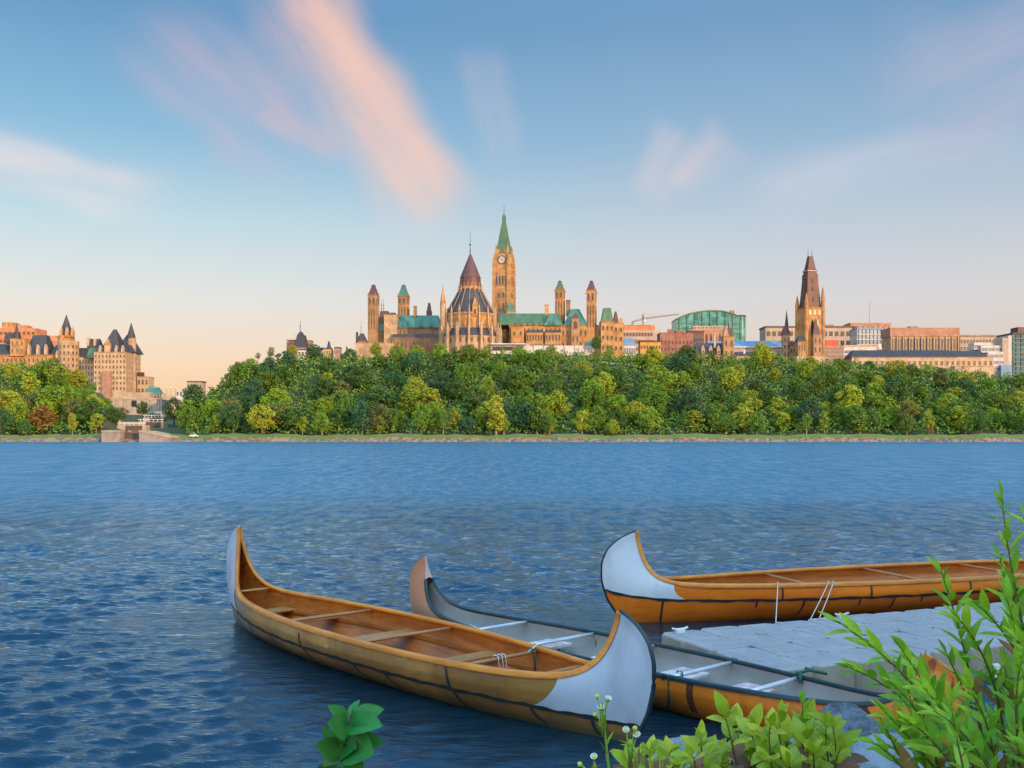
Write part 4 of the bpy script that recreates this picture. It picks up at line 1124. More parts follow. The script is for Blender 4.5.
for k in range(16):
    a = 2*math.pi*k/16 + math.pi/16*0
    ca, sa = math.cos(a), math.sin(a)
    # buttress pier with pinnacle and its flying arch
    r = 30.2*mL
    b = MB(); b.frust(1.7, 2.6, 0, 1.3, 2.0, lz(331)); b.frust(1.3, 1.6, lz(331), .08, .08, lz(323.5))
    o = b.build('buttress', M['tan_pale'], L.root, (ca*r, sa*r, 0), a-math.pi/2)
    fl = MB(); p0 = Vector((0, -1.0, lz(334))); p1 = Vector((0, -4.6, lz(324)))
    fl.add([p0+Vector((-.35, 0, -1.2)), p0+Vector((.35, 0, -1.2)), p0+Vector((.35, 0, .4)), p0+Vector((-.35, 0, .4)),
            p1+Vector((-.35, 0, -1.2)), p1+Vector((.35, 0, -1.2)), p1+Vector((.35, 0, .4)), p1+Vector((-.35, 0, .4))],
           [(0, 1, 2, 3), (7, 6, 5, 4), (0, 4, 5, 1), (1, 5, 6, 2), (2, 6, 7, 3), (3, 7, 4, 0)])
    fl.build('flying_arch', M['tan_pale'], o)
    # upper pinnacle at the eaves and pale roof rib
    r = 25.4*mL
    MB().frust(1.0, 1.1, lz(330), .9, 1.0, lz(313.2)).frust(.9, 1.0, lz(313.2), .06, .06, lz(306.4)).build('pinnacle', M['tan_pale'], L.root, (ca*r, sa*r, 0), a-math.pi/2)
    MB().tube([(ca*25.0*mL, sa*25.0*mL, lz(314.2)), (ca*12.5*mL, sa*12.5*mL, lz(291.4))], .22, 5).build('roof_rib', M['tan_pale'], L.root)
    MB().frust(.7, .7, lz(293), .05, .05, lz(284.5)).build('pinnacle', M['tan_pale'], L.root, (ca*12.3*mL, sa*12.3*mL, 0), a)
    # windows of the drum, gablets of the lantern, lower arcade
    a2 = a+math.pi/16; c2_, s2_ = math.cos(a2), math.sin(a2)
    if s2_ > .35: continue
    wm = window_mesh(3.1, 5.6, True, 'orange_stone', 'pane')
    w_ = link(bpy.data.objects.new('window', wm), L.root); rr2 = 24.4*mL*math.cos(math.pi/16)+.02; w_.location = (c2_*rr2, s2_*rr2, lz(328.2)); w_.rotation_euler = (0, 0, a2+math.pi/2)
    wm = window_mesh(1.0, 3.4, True, 'tan', 'pane')
    for dk in (-1.9, 0, 1.9):
        w_ = link(bpy.data.objects.new('window', wm), L.root); rr2 = 29.0*mL*math.cos(math.pi/16)+.02
        w_.location = (c2_*rr2-s2_*dk, s2_*rr2+c2_*dk, lz(344)); w_.rotation_euler = (0, 0, a2+math.pi/2)
    g_ = MB(); g_.add([(-1.5, -.3, 0), (1.5, -.3, 0), (0, -.3, 4.6), (-1.5, .8, 0), (1.5, .8, 0), (0, .8, 4.6)], [(0, 1, 2), (5, 4, 3), (0, 3, 4, 1), (1, 4, 5, 2), (2, 5, 3, 0)])
    rr2 = 10.5*mL; g_.build('lantern_gable', M['orange_stone'], L.root, (c2_*rr2, s2_*rr2, lz(290)), a2+math.pi/2)
for (px_, y_) in ((475, -17.4),):
    d_ = L.box('dormer', px_-2.6, px_+2.6, 306, 316, 3.2, 'orange_stone', y_+1.2); L.wins(d_, 1, 1, .4, .7, .1, .9, True, 'tan_pale')
    L.roof('dormer_gable', px_-2.9, px_+2.9, 296.5, 306.2, 3.4, 'orange_stone', y_+1.1, .01, 1)
tu = L.cone('turret', 443, 303, 362, 3.1, 'tan_pale', -6, 8, .97); L.cone('turret_roof', 443, 286.5, 303.2, 3.4, 'orange_stone', -6, 8, .02)
L.box('porch', 446, 452, 309, 362, 8, 'tan_dark', 2)
L.spike('finial', 443, 284, 287.5, .14, 'iron', -6)

# --- clock tower
T = Bld('clock_tower', 'tall gothic clock tower with a pointed green copper spire and flagpole', 'tower', 504, 362, 705)
mT = T.D/F; rz = -19.0
wd = 22.2*mT; ww = wd/(math.cos(R(rz))+math.sin(R(-rz)))
def tz(py): return (362-py)*mT
TR = T.root; TR.rotation_euler = (0, 0, R(rz))
def tb(name, w0, z0, w1, z1, m): 
    o = MB().frust(w0, w0, z0, w1, w1, z1).build(name, M[m], TR); o_dim[o.name] = (w0, w0, z1-z0); o.location = (0, 0, 0); return o
sh = MB().frust(ww*.93, ww*.93, 0, ww*.90, ww*.90, tz(270)).build('shaft', M['orange_stone'], TR); o_dim[sh.name] = (ww*.92, ww*.92, tz(270))
def tw_w(w_, h_, zc, n, sp_, half):
    wm = window_mesh(w_, h_, True, 'tan_pale', 'pane')
    for fa in range(4):
        for i in range(n):
            q = link(bpy.data.objects.new('window', wm), sh); c = (i-(n-1)/2)*sp_; a = fa*math.pi/2
            q.location = (math.cos(a)*c+math.sin(a)*half, math.sin(a)*c-math.cos(a)*half, zc); q.rotation_euler = (0, 0, a)
tw_w(1.45, 7.2, tz(286), 4, 2.3, ww*.465); tw_w(1.7, 3.6, tz(298.5), 2, 3.3, ww*.468); tw_w(1.1, 5.4, tz(310.5), 2, 3.2, ww*.468)
tw_w(1.1, 5.0, tz(330), 2, 3.2, ww*.468)
for zz in (273.5, 289.5, 300.5, 314): MB().frust(ww*.955, ww*.955, tz(zz)-.35, ww*.965, ww*.965, tz(zz)+.35).build('string_course', M['tan_pale'], TR)
cs = MB().frust(ww*.76, ww*.76, tz(270), ww*.74, ww*.74, tz(250)).build('clock_stage', M['orange_stone'], TR)
for a in (-1, 1):
    for b in (-1, 1):
        MB().frust(ww*.2, ww*.2, 0, ww*.17, ww*.17, tz(268)).frust(ww*.17, ww*.17, tz(268), ww*.14, ww*.14, tz(262.5)).frust(ww*.15, ww*.15, tz(262.5), .05, .05, tz(253)).build('corner_buttress', M['orange_stone'], TR, (a*ww*.44, b*ww*.44, 0))
        MB().frust(ww*.13, ww*.13, tz(271), ww*.11, ww*.11, tz(249.5)).frust(ww*.11, ww*.11, tz(249.5), .05, .05, tz(244.5)).build('pinnacle', M['tan'], TR, (a*ww*.35, b*ww*.35, 0))
    MB().box(a*ww*.5, a*ww*.66, -.25, .25, tz(273), tz(272)).build('gargoyle', M['tan_dark'], TR)
for fa in range(4):
    a = fa*math.pi/2; r = ww*.385
    cf = MB().ngon(0, 0, 2.5, 0, 2.45, .22, 28, 0).build('clock_face', [M['clock']], TR, (math.sin(a)*r, -math.cos(a)*r, tz(261)), 0)
    cf.rotation_euler = (R(90), 0, a)
    rim = MB(); 
    for k in range(28):
        t0, t1 = 2*math.pi*k/28, 2*math.pi*(k+1)/28
        rim.add([(2.5*math.cos(t0), 2.5*math.sin(t0), .24), (2.5*math.cos(t1), 2.5*math.sin(t1), .24), (3.0*math.cos(t1), 3.0*math.sin(t1), .2), (3.0*math.cos(t0), 3.0*math.sin(t0), .2)], [(0, 3, 2, 1)])
    for k in range(12):
        t0 = 2*math.pi*k/12; c_, s_ = math.cos(t0), math.sin(t0)
        rim.add([(2.0*c_-.07*s_, 2.0*s_+.07*c_, .25), (2.0*c_+.07*s_, 2.0*s_-.07*c_, .25), (2.4*c_+.07*s_, 2.4*s_-.07*c_, .25), (2.4*c_-.07*s_, 2.4*s_+.07*c_, .25)], [(0, 1, 2, 3)])
    sub(cf, rim, 'clock_rim', 'iron')
    for ln, an, w_ in ((2.1, 2.5, .1), (1.4, .6, .14)):
        c_, s_ = math.cos(an), math.sin(an); sub(cf, MB().add([(-w_*s_, w_*c_, .28), (w_*s_, -w_*c_, .28), (ln*c_+.04*s_, ln*s_-.04*c_, .28), (ln*c_-.04*s_, ln*s_+.04*c_, .28)], [(0, 1, 2, 3)]), 'clock_hand', 'iron')
    g_ = MB(); g_.add([(-2.6, -.25, 0), (2.6, -.25, 0), (0, -.1, 5.2), (-2.6, 1.2, 0), (2.6, 1.2, 0), (0, 1.2, 5.2)], [(0, 1, 2), (5, 4, 3), (0, 3, 4, 1), (1, 4, 5, 2), (2, 5, 3, 0)])
    g_.build('clock_gable', M['copper_dull'], TR, (math.sin(a)*ww*.36, -math.cos(a)*ww*.36, tz(254.5)), a)
MB().frust(ww*.76, ww*.76, tz(250.2), ww*.60, ww*.60, tz(246)).frust(ww*.60, ww*.60, tz(246), ww*.14, ww*.14, tz(219.5)).build('spire', M['copper_dull'], TR)
MB().frust(ww*.17, ww*.17, tz(219.6), ww*.16, ww*.16, tz(216)).frust(ww*.16, ww*.16, tz(216), .3, .3, tz(213.5)).build('spire_cap', M['copper'], TR)
MB().tube([(0, 0, tz(214)), (0, 0, tz(204))], [.16, .08], 6).build('flagpole', M['iron'], TR)
sp2 = Bld('stair_turret', 'small green copper pyramid roof on a low turret at the foot of the clock tower', 'turret', 511, 360, 690)
sp2.box('wall', 506.5, 515.3, 311, 360, 6, 'orange_stone'); sp2.roof('roof', 506, 516, 300.5, 311.2, 6.6, 'copper', -.3, .05, .05)

# --- white hoarding and portico below the centre block
Hd = Bld('site_hoarding', 'long low white construction hoarding in front of the parliament block', 'hoarding', 539, 352, 632)
hp = Hd.box('panel', 491, 588, 345.6, 354, 2.5, 'white_wall'); 
Hd.box('shed', 491, 530, 344, 352, 5, 'concrete', 3); sh_ = Hd.box('opening', 492, 523, 346.5, 350.5, .3, 'lead', -.35)
Hd.roof('shelter', 490, 526, 343.2, 344.4, 5, 'white_wall', -2.2, .99, .6)
for i in range(10): 
    q = 492+i*10.3; Hd.box('post', q, q+.5, 343, 352, .3, 'greystone', -.4)
Pt = Bld('portico', 'small white stone portico with dark openings on the crest below the parliament', 'pavilion', 578, 363, 612)
pw = Pt.box('wall', 566.5, 590, 352.4, 364, 5, 'white_wall', cornice=.4); Pt.wins(pw, 5, 1, .5, .8, .15, .8, False, 'white_wall')
Kt = Bld('site_shed', 'small green-roofed shed beside the lone tree on the crest', 'shed', 590, 350, 634)
Kt.box('wall', 586.5, 594, 345, 352, 5, 'white_wall'); Kt.roof('roof', 586, 594.5, 340, 345.1, 5.6, 'copper', -.3, .5, .3)

# --- grey roof tower and small things at the left end of the crest
Eb = Bld('roof_tower', 'steep dark grey mansard tower with iron finial poking above the crest at left', 'tower', 300, 362, 690)
ebw = Eb.box('wall', 294, 307, 347.5, 362, 9, 'greystone', cornice=.3); Eb.wins(ebw, 3, 1, .4, .6, .3, .95, True, 'tan_pale')
Eb.roof('mansard_roof', 294.4, 306.2, 335, 347.6, 8.4, 'lead', .2, .66, .66); Eb.roof('upper_roof', 297, 303.4, 331.5, 335.2, 4.6, 'lead', 2, .4, .4)
Eb.spike('finial', 300.3, 319, 332, .26, 'iron', 4.3); Eb.spike('finial', 294.8, 333, 348, .14, 'iron', .4); Eb.spike('finial', 305.8, 333, 348, .14, 'iron', .4)
for (l, r, tp, lab) in ((286.5, 295, 340.3, 'pale stone block left of the grey roof tower'), (306, 311, 340.8, 'pale stone block right of the grey roof tower')):
    b = Bld('stone_block', lab, 'building', (l+r)/2, 362, 700, 'pale blocks beside the grey roof tower')
    bw = b.box('wall', l, r, tp, 362, 8, 'pinkbrick'); b.wins(bw, 3, 2, .4, .5, .5, .95, False, 'tan_pale'); b.box('parapet', l-.3, r+.3, tp-.6, tp, 8.4, 'tan_dark', -.2)
for (l, r, tp, mm, lab) in ((298, 311, 350, 'white_wall', 'low white shed below the grey roof tower'), (312, 323, 348.5, 'lead', 'low dark shed left of the small cupola'), (321, 331, 348.8, 'yellow_wall', 'low ochre shed behind the small cupola'), (334, 340, 348, 'pinkbrick', 'low pink shed right of the small cupola')):
    b = Bld('low_shed', lab, 'shed', (l+r)/2, 360, 640, 'low sheds along the left crest'); q = b.box('wall', l, r, tp, 360, 6, mm); b.wins(q, 4, 1, .5, .5, .4, .95, False, 'white_wall'); b.roof('roof', l-.4, r+.4, tp-1.4, tp+.1, 6.6, 'lead', -.3, .9, .1)
Cu = Bld('cupola', 'small dark domed cupola on a white drum on the left crest', 'cupola', 329, 358, 650)
Cu.cone('drum', 329, 349.5, 358, 4.6, 'white_wall', 0, 14, .96); Cu.cone('dome', 329, 344.5, 349.6, 2.6, 'lead', 0, 14, .55); Cu.cone('lantern', 329, 341.5, 344.6, 1.4, 'lead', 0, 10, .6); Cu.spike('finial', 329, 340, 342, .12, 'iron', 0)
for px_, lab in ((317.7, 'dark statue on a plinth left of the small cupola'), (346.5, 'dark bronze figure on a plinth right of the small cupola')):
    b = Bld('statue', lab, 'statue', px_, 358, 640, 'statues on the left crest')
    b.box('plinth', px_-.9, px_+.9, 350.6, 358, 1.1, 'greystone'); mb = MB(); k = .64
    mb.tube([(0, 0, 0), (.05, 0, .9), (0, 0, 1.7), (0, 0, 2.3), (0, 0, 2.7), (0, 0, 3.0)], [.42, .36, .44, .30, .22, .08], 8); mb.tube([(.35, -.1, 2.1), (.7, -.2, 1.7), (.6, -.3, 1.2)], [.14, .12, .1], 6)
    x, _, z = b.pt(px_, 350.6); mb.build('figure', M['lead'], b.root, (x, .5, z))

# --- office, crane, pavilions between the parliament and the glass building
O1 = Bld('office_building', 'terracotta-topped office block with rounded right end behind the parliament', 'building', 642, 360, 900)
ow = O1.box('wall', 623, 653, 330.5, 362, 22, 'concrete'); O1.wins(ow, 10, 3, .62, .45, .3, .99, False, 'pinkbrick')
oc = O1.cone('rounded_end', 653, 330.5, 362, 7, 'concrete', 11, 20, .995); O1.box('top_storey', 624, 650, 325, 330.5, 18, 'terracotta', 2, cornice=.5); O1.cone('rounded_top', 649.5, 325.6, 330.6, 5.4, 'terracotta', 11, 20, .98)
for px_, yk in ((655, .6), (657.2, 2.0), (651, .1)):
    pass
Cr = Bld('tower_crane', 'slender orange tower crane with long jib behind the rounded office', 'crane', 643, 362, 1000)
x, _, zt = Cr.pt(643, 314.5)
mb = MB()
for a in (-.8, .8):
    for b in (-.8, .8): mb.tube([(a, b, 0), (a, b, zt)], .16, 4)
k = 0
while k*2 < zt-2:
    mb.tube([(-.8, -.8, k*2), (.8, -.8, k*2+2)], .08, 4); mb.tube([(.8, .8, k*2), (-.8, .8, k*2+2)], .08, 4); k += 1
mb.build('mast', M['crane_paint'], Cr.root)
jx0, _, jz0 = Cr.pt(632, 322); jx1, _, jz1 = Cr.pt(679, 314.4); hz = Cr.pt(643, 320)[2]
def truss(p0, p1, n, h):
    mb = MB(); p0, p1 = Vector(p0), Vector(p1); up = Vector((0, 0, h))
    for dy in (-.6, .6): mb.tube([p0+Vector((0, dy, 0)), p1+Vector((0, dy, 0))], .17, 4)
    mb.tube([p0+up, p1+up*.4], .17, 4)
    for i in range(n):
        a = p0.lerp(p1, i/n); b = p0.lerp(p1, (i+1)/n); c = (p0+up).lerp(p1+up*.4, (i+.5)/n)
        for dy in (-.6, .6): mb.tube([a+Vector((0, dy, 0)), c], .09, 4); mb.tube([c, b+Vector((0, dy, 0))], .09, 4)
    return mb
truss((0, 0, hz+.6), (jx1, 0, jz1), 20, 1.6).build('jib', M['crane_paint'], Cr.root); truss((0, 0, hz+.3), (jx0, 0, jz0), 6, 1.4).build('counter_jib', M['crane_paint'], Cr.root)
MB().box(jx0-.4, jx0+1.8, -1, 1, jz0-2.4, jz0+.3).build('counterweight', M['greystone'], Cr.root); MB().box(.9, 2.2, -.7, .7, hz-1.2, hz+.8).build('cab', M['white_paint'], Cr.root)
mb = MB(); mb.tube([(0, 0, hz), (0, 0, hz+6.5)], .25, 4); mb.tube([(0, 0, hz+6.5), (jx1*.55, 0, hz+(jz1-hz)*.55+1.4)], .06, 4); mb.tube([(0, 0, hz+6.5), (jx0*.9, 0, jz0+.5)], .06, 4); mb.build('apex', M['crane_paint'], Cr.root)
Y1 = Bld('ochre_shed', 'low ochre building with flat roof below the rounded office', 'building', 650, 356, 680)
yw = Y1.box('wall', 640, 661, 342, 358, 9, 'yellow_wall'); Y1.wins(yw, 7, 1, .5, .4, .45, .9, False, 'yellow_wall'); Y1.box('roof', 639.5, 661.5, 340.6, 342, 9.6, 'lead', -.3)
Y2 = Bld('pavilion', 'low pavilion with a dark blue hipped roof beside the parliament wing', 'pavilion', 629, 356, 670)
q = Y2.box('wall', 621, 636, 345, 358, 8, 'white_wall'); Y2.wins(q, 6, 1, .6, .6, .2, .9, False, 'white_wall', 'pane_blue'); Y2.roof('roof', 620.4, 636.8, 337.4, 345.1, 9, 'blue_roof', -.5, .5, .1)
Bk = Bld('brick_building', 'plain red-brown brick block left of the curved glass building', 'building', 677, 362, 760)
bw = Bk.box('wall', 660, 693, 332.6, 364, 16, 'brick', cornice=.3); Bk.wins(bw, 9, 3, .32, .45, .15, .8, False, 'brick'); Bk.box('chimney', 668, 672, 329, 333, 2.5, 'brick', 5)
Bk.box('wing', 676, 684, 330.5, 364, 8, 'brick', 9)

# --- curved glass building
G = Bld('glass_building', 'arched teal glass office building with curved roof', 'building', 709.5, 362, 980)
mG = G.D/F
arc = lambda px_: np.interp(px_, [676.5, 682, 690, 700, 710, 722, 733, 742], [319.3, 316.6, 313.9, 312, 311.1, 311.4, 314, 318.6])
prof = [(p, float(arc(p))) for p in np.linspace(676.5, 742, 18)]
mb = MB(); front, backp = [], []
for p, q in prof: front.append(G.pt(p, q)); 
bot = G.pt(676.5, 345)[2]; dep = 30
vs = [Vector(v) for v in front]
for i in range(len(vs)-1):
    a, b = vs[i], vs[i+1]
    mb.add([(a.x, 0, bot), (b.x, 0, bot), b, a, (a.x, dep, bot), (b.x, dep, bot), b+Vector((0, dep, 0)), a+Vector((0, dep, 0))], [(0, 1, 2, 3), (7, 6, 5, 4)])
mb.box(vs[0].x-.02, vs[0].x+.02, 0, dep, bot, vs[0].z); mb.box(vs[-1].x-.02, vs[-1].x+.02, 0, dep, bot, vs[-1].z)
mb.build('curtain_wall', M['glass_teal'], G.root)
mb = MB()
for i in range(len(vs)-1):
    a, b = vs[i]+Vector((0, -.8, .02)), vs[i+1]+Vector((0, -.8, .02)); u = Vector((0, 0, 1.0)); d_ = Vector((0, dep+1.6, 0))
    mb.add([a, b, b+u, a+u, a+d_, b+d_, b+d_+u, a+d_+u], [(0, 1, 2, 3), (7, 6, 5, 4), (3, 2, 6, 7), (4, 5, 1, 0)])
mb.build('roof', M['copper_dull'], G.root)
for p in np.linspace(679, 740, 9):
    x, _, z = G.pt(p, float(arc(p))+.8); MB().box(x-.3, x+.3, -.5, -.02, bot, z).build('mullion', M['lead'], G.root)
for q in (323.5, 328.5, 333.5):
    x0, _, z = G.pt(676.6, q); x1, _, _ = G.pt(742, q); MB().box(x0, x1, -.42, -.02, z-.28, z+.28).build('floor_band', M['copper_dull'], G.root)
cw = G.cone('rounded_end', 739, 317, 362, 6.6, 'glass_teal', 8, 20, .999); G.cone('end_roof', 739, 315.6, 317.2, 7.2, 'lead', 8, 20, .9)
x, _, z = G.pt(732.5, 310); pn = G.box('plant_room', 730.5, 734.5, 310.4, 316, 4, 'brick', 3)
Ar = Bld('arcaded_building', 'low tan building with dark arches in front of the curved glass building', 'building', 712, 362, 900)
aw = Ar.box('wall', 691, 731, 329.5, 364, 12, 'pinkbrick'); Ar.wins(aw, 9, 1, .5, .8, .55, .92, True, 'pinkbrick'); a2 = Ar.box('upper_wall', 693, 728, 326, 329.6, 10, 'concrete', 1)
Ar.wins(a2, 9, 1, .6, .5, .2, .8, False, 'concrete')
Dk = Bld('dark_annex', 'dark brown flat-roofed annex between the brick block and the arches', 'building', 697, 362, 800)
dw = Dk.box('wall', 688, 704, 331.5, 364, 8, 'slate_brown'); Dk.wins(dw, 4, 3, .5, .45, .3, .95, False, 'greystone'); Dk.box('parapet', 687.6, 704.4, 330.8, 331.6, 8.4, 'lead', -.2)

# --- slate-roofed west building with gabled tower
Wb = Bld('gothic_building', 'long gothic building with dark slate roof, pale dormers and a small gabled tower', 'building', 715, 366, 690)
ww_ = Wb.box('wall', 696, 726, 354, 368, 12, 'tan'); Wb.wins(ww_, 9, 1, .4, .6, .2, .95, True, 'tan_pale')
Wb.roof('roof', 695.4, 726, 342.5, 354.3, 13, 'slate', -.4, .86, .15)
for p in (701.5, 709.2, 717): 
    q = Wb.box('dormer', p, p+3.4, 349, 354.2, 3, 'tan_pale', -.9); Wb.roof('dormer_roof', p-.2, p+3.6, 344.8, 349.1, 3.2, 'tan_pale', -1.0, .02, 1); Wb.wins(q, 1, 1, .4, .7, .1, .9, True, 'tan')
Wb.box('chimney', 714, 716, 333.5, 348, 1.6, 'concrete', 1)
tg = Wb.box('tower', 723.5, 734.2, 336, 368, 7.4, 'tan', -2.5, cornice=.3); Wb.wins(tg, 2, 2, .35, .6, .3, .95, True, 'tan_pale')
Wb.roof('tower_gable', 723.5, 729.0, 325, 336.1, 6, 'tan_pale', -2.6, .02, 1); Wb.roof('tower_roof', 724, 734.2, 327.5, 336.1, 7.4, 'slate_purple', -2.3, .55, .5)
Wb.cone('spirelet', 728.8, 320.8, 330, 1.0, 'slate', 0, 8)
w3 = Wb.box('wall', 734, 756, 355.5, 368, 9, 'tan_pale', -1); Wb.wins(w3, 7, 1, .4, .5, .25, .95, True, 'tan'); Wb.roof('roof', 733, 757, 351.5, 355.7, 9.6, 'slate', -1.3, .9, .1); Wb.box('chimney', 743.5, 745.3, 349.8, 354, 1.2, 'white_wall', 0)
Bl = Bld('blue_glass_hall', 'long low building with pale blue glazed roof behind the gothic building', 'building', 745, 364, 735)
bq = Bl.box('wall', 709, 784, 347, 366, 20, 'concrete'); Bl.wins(bq, 20, 1, .5, .5, .3, .95, False, 'white_wall', 'pane_blue'); Bl.roof('glass_roof', 708.6, 784.5, 339.8, 347.1, 21, 'blue_roof', -.4, .97, .1)
Bl.box('gutter', 708.4, 784.6, 346.6, 347.3, .7, 'white_paint', -1.2)

# --- spire turret and tall brown-roofed tower
Mk = Bld('stone_tower', 'tallest sandstone tower at right with a two-stage steep brown roof and corner pinnacles', 'tower', 812, 366, 700)
k_ = Mk.D/F
sh2 = Mk.box('shaft', 801, 824.6, 307.2, 366, 13.0, 'orange_stone', 0, rz=14, cornice=.6)
Mk.wins(sh2, 2, 1, .34, .86, .50, .84, True, 'tan_pale', x0=.16, x1=.84); Mk.wins(sh2, 3, 1, .45, .8, .86, .97, True, 'tan_pale', x0=.1, x1=.9); Mk.wins(sh2, 2, 1, .34, .8, .50, .84, True, 'tan_pale', face='right')
W_, D_, H_ = o_dim[sh2.name]; SR = sh2
hz2 = lambda py: (366-py)*k_
mb = MB(); mb.frust(W_*.80, D_*.80, H_+.02, W_*.58, D_*.58, hz2(278)); sub(SR, mb, 'lower_roof', 'slate_brown')
sub(SR, MB().frust(W_*.60, D_*.60, hz2(278), W_*.58, D_*.58, hz2(273)).frust(W_*.50, D_*.50, hz2(273), W_*.50, D_*.50, hz2(270)).frust(W_*.57, D_*.57, hz2(270), W_*.52, D_*.52, hz2(268.6)), 'roof_gallery', 'slate_purple')
sub(SR, MB().frust(W_*.585, D_*.585, hz2(270.3), W_*.585, D_*.585, hz2(269.7)), 'roof_band', 'white_wall')
sub(SR, MB().frust(W_*.44, D_*.44, hz2(268.6), W_*.21, D_*.21, hz2(254.8)), 'upper_roof', 'slate_brown')
for a in (-1, 1): sub(SR, MB().tube([(a*W_*.11, 0, hz2(255)), (a*W_*.11, 0, hz2(250)), (a*W_*.11, 0, hz2(246))], [.22, .12, .05], 5), 'finial', 'iron')
for a, tp, rt in ((-1, 292.5, 304), (1, 285.5, 297)):
    for b in (-1, 1):
        sub(SR, MB().ngon(a*W_*.47, b*D_*.47, 1.55, 0, 1.45, hz2(rt), 8).ngon(a*W_*.47, b*D_*.47, 1.6, hz2(rt), .05, hz2(tp), 8), 'corner_turret', 'orange_stone' if a < 0 else 'tan')
for zf in (300.8, 290, 282): 
    sub(SR, MB().frust(1.3, .5, hz2(zf), 1.3, .5, hz2(zf-2.2), 0, -D_*.5*np.interp(zf, [278, 307], [.60, .84])).frust(1.5, .6, hz2(zf-2.2), .05, .05, hz2(zf-5), 0, -D_*.5*np.interp(zf, [278, 307], [.58, .82])), 'roof_dormer', 'slate_brown')
mlw = Mk.box('wing', 798, 806, 341, 366, 9, 'tan', -6, cornice=.3); Mk.wins(mlw, 3, 2, .4, .55, .1, .95, True, 'tan_pale'); Mk.roof('wing_roof', 797.6, 806.4, 335, 341.2, 9.6, 'slate', -6.3, .3, .2)
st = Mk.box('stair_bay', 813.5, 822, 334, 366, 6, 'tan', -5, rz=0); Mk.wins(st, 2, 3, .34, .6, .1, .95, True, 'tan_pale'); Mk.roof('stair_roof', 813.2, 820.4, 318, 334.2, 6, 'slate_purple', -5, .1, .1)
Mk.box('base_wall', 797, 826, 356.5, 368, 8, 'limestone', -12)
Su = Bld('spire_turret', 'slender stone turret with needle-like dark spire left of the tallest brown-roofed tower', 'turret', 786.5, 364, 715)
sw = Su.box('wall', 783.3, 790, 334, 364, 4.8, 'tan_pale', cornice=.4); Su.wins(sw, 2, 3, .36, .55, .2, .95, True, 'tan')
Su.roof('spire_base', 782.6, 790.7, 325.5, 334.2, 5.6, 'slate_purple', -.4, .42, .42); Su.cone('spire', 786.6, 309.5, 325.8, 1.9, 'slate', 2.4, 8)
b_ = Bld('brown_roofed_wing', 'low dark-roofed wing joining the needle spire and the tall tower', 'building', 795, 364, 712)
q = b_.box('wall', 789.8, 800.5, 345.5, 364, 8, 'tan'); b_.wins(q, 4, 2, .4, .5, .1, .95, True, 'tan_pale'); b_.roof('roof', 789.4, 801, 341, 345.6, 8.6, 'slate_brown', -.3, .9, .1)

# --- the modern city at right
B1 = Bld('concrete_office', 'long pale beige office slab behind the tall stone tower', 'building', 811, 366, 1060)
w1 = B1.box('wall', 765.5, 856.5, 327.5, 368, 25, 'concrete'); B1.wins(w1, 16, 4, .62, .5, .05, .96, False, 'concrete', 'pane'); B1.box('roof_edge', 765, 857, 326, 327.6, 26, 'slate_brown', -.5); B1.box('plant_room', 824, 834, 324.4, 326.2, 8, 'greystone', 8)
B1.box('side_pier', 853.6, 857, 327, 368, 4, 'slate_brown', -1.4)
Pk = Bld('pink_brick_building', 'pink brick apartment block topped by a bright red-orange penthouse', 'building', 834, 370, 790)
pw_ = Pk.box('wall', 824.8, 843.8, 345.8, 370, 12, 'pinkbrick'); Pk.wins(pw_, 8, 6, .45, .5, .04, .97, False, 'white_wall')
Pk.box('penthouse', 825.8, 838, 340.2, 346, 8, 'red_paint', 1, cornice=.2)
Gp = Bld('pale_glass_office', 'pale glass-fronted office between the beige slab and the long tan office', 'building', 872, 368, 1000)
gw = Gp.box('curtain_wall', 857, 883, 329.5, 368, 22, 'glass_pale'); Gp.box('roof', 857, 883.4, 327.8, 329.6, 23, 'blue_roof', -.5)
for q in np.linspace(858.5, 881, 7): Gp.box('mullion', q, q+.5, 329.8, 366, .5, 'lead', -.55)
for q in (334, 339, 344): Gp.box('floor_band', 857.2, 882.8, q, q+.8, .6, 'white_wall', -.7)
Gp.box('side_wall', 883.2, 891, 329, 368, 16, 'slate_brown', 2)
Pe = Bld('peach_block', 'plain peach-coloured block on the skyline behind the pale glass office', 'building', 871, 368, 1150)
pq = Pe.box('wall', 850.5, 891, 323.4, 368, 24, 'pinkbrick'); Pe.wins(pq, 8, 1, .12, .35, .86, .98, False, 'pinkbrick'); Pe.box('parapet', 850.2, 891.4, 322.6, 323.5, 24.6, 'concrete', -.3)
An = Bld('radio_mast', 'thin lattice radio mast on the skyline above the peach block', 'mast', 869.6, 340, 1180)
x, _, zt = An.pt(869.6, 301.5); mb = MB(); mb.tube([(0, 0, 0), (0, 0, zt*.6), (0, 0, zt)], [.42, .30, .16], 5); mb.build('pole', M['greystone'], An.root)
MB().box(-.7, .7, -.2, .2, zt*.93, zt*.95).build('antenna', M['greystone'], An.root); MB().box(-.6, .6, -.2, .2, zt*.72, zt*.735).build('antenna', M['greystone'], An.root)
Lt = Bld('tan_office', 'long tan office slab with tall vertical fins and plain pink top band', 'building', 925, 370, 920)
lt = Lt.box('wall', 890.6, 959, 336.3, 370, 22, 'tan_pale'); Lt.wins(lt, 22, 1, .55, .9, .15, .97, False, 'concrete', 'pane')
Lt.box('top_band', 890.2, 959.6, 327.8, 336.4, 23, 'pinkbrick', -.6, cornice=.2)
for q in np.linspace(890.8, 958, 12): Lt.box('fin', q, q+1.0, 336.6, 368, 1.0, 'tan_pale', -1.2)
Lt.box('corner_pier', 958, 960, 336.5, 368, 3, 'slate_brown', -1); Lt.box('plant_room', 910, 918, 326.2, 328, 7, 'greystone', 6)
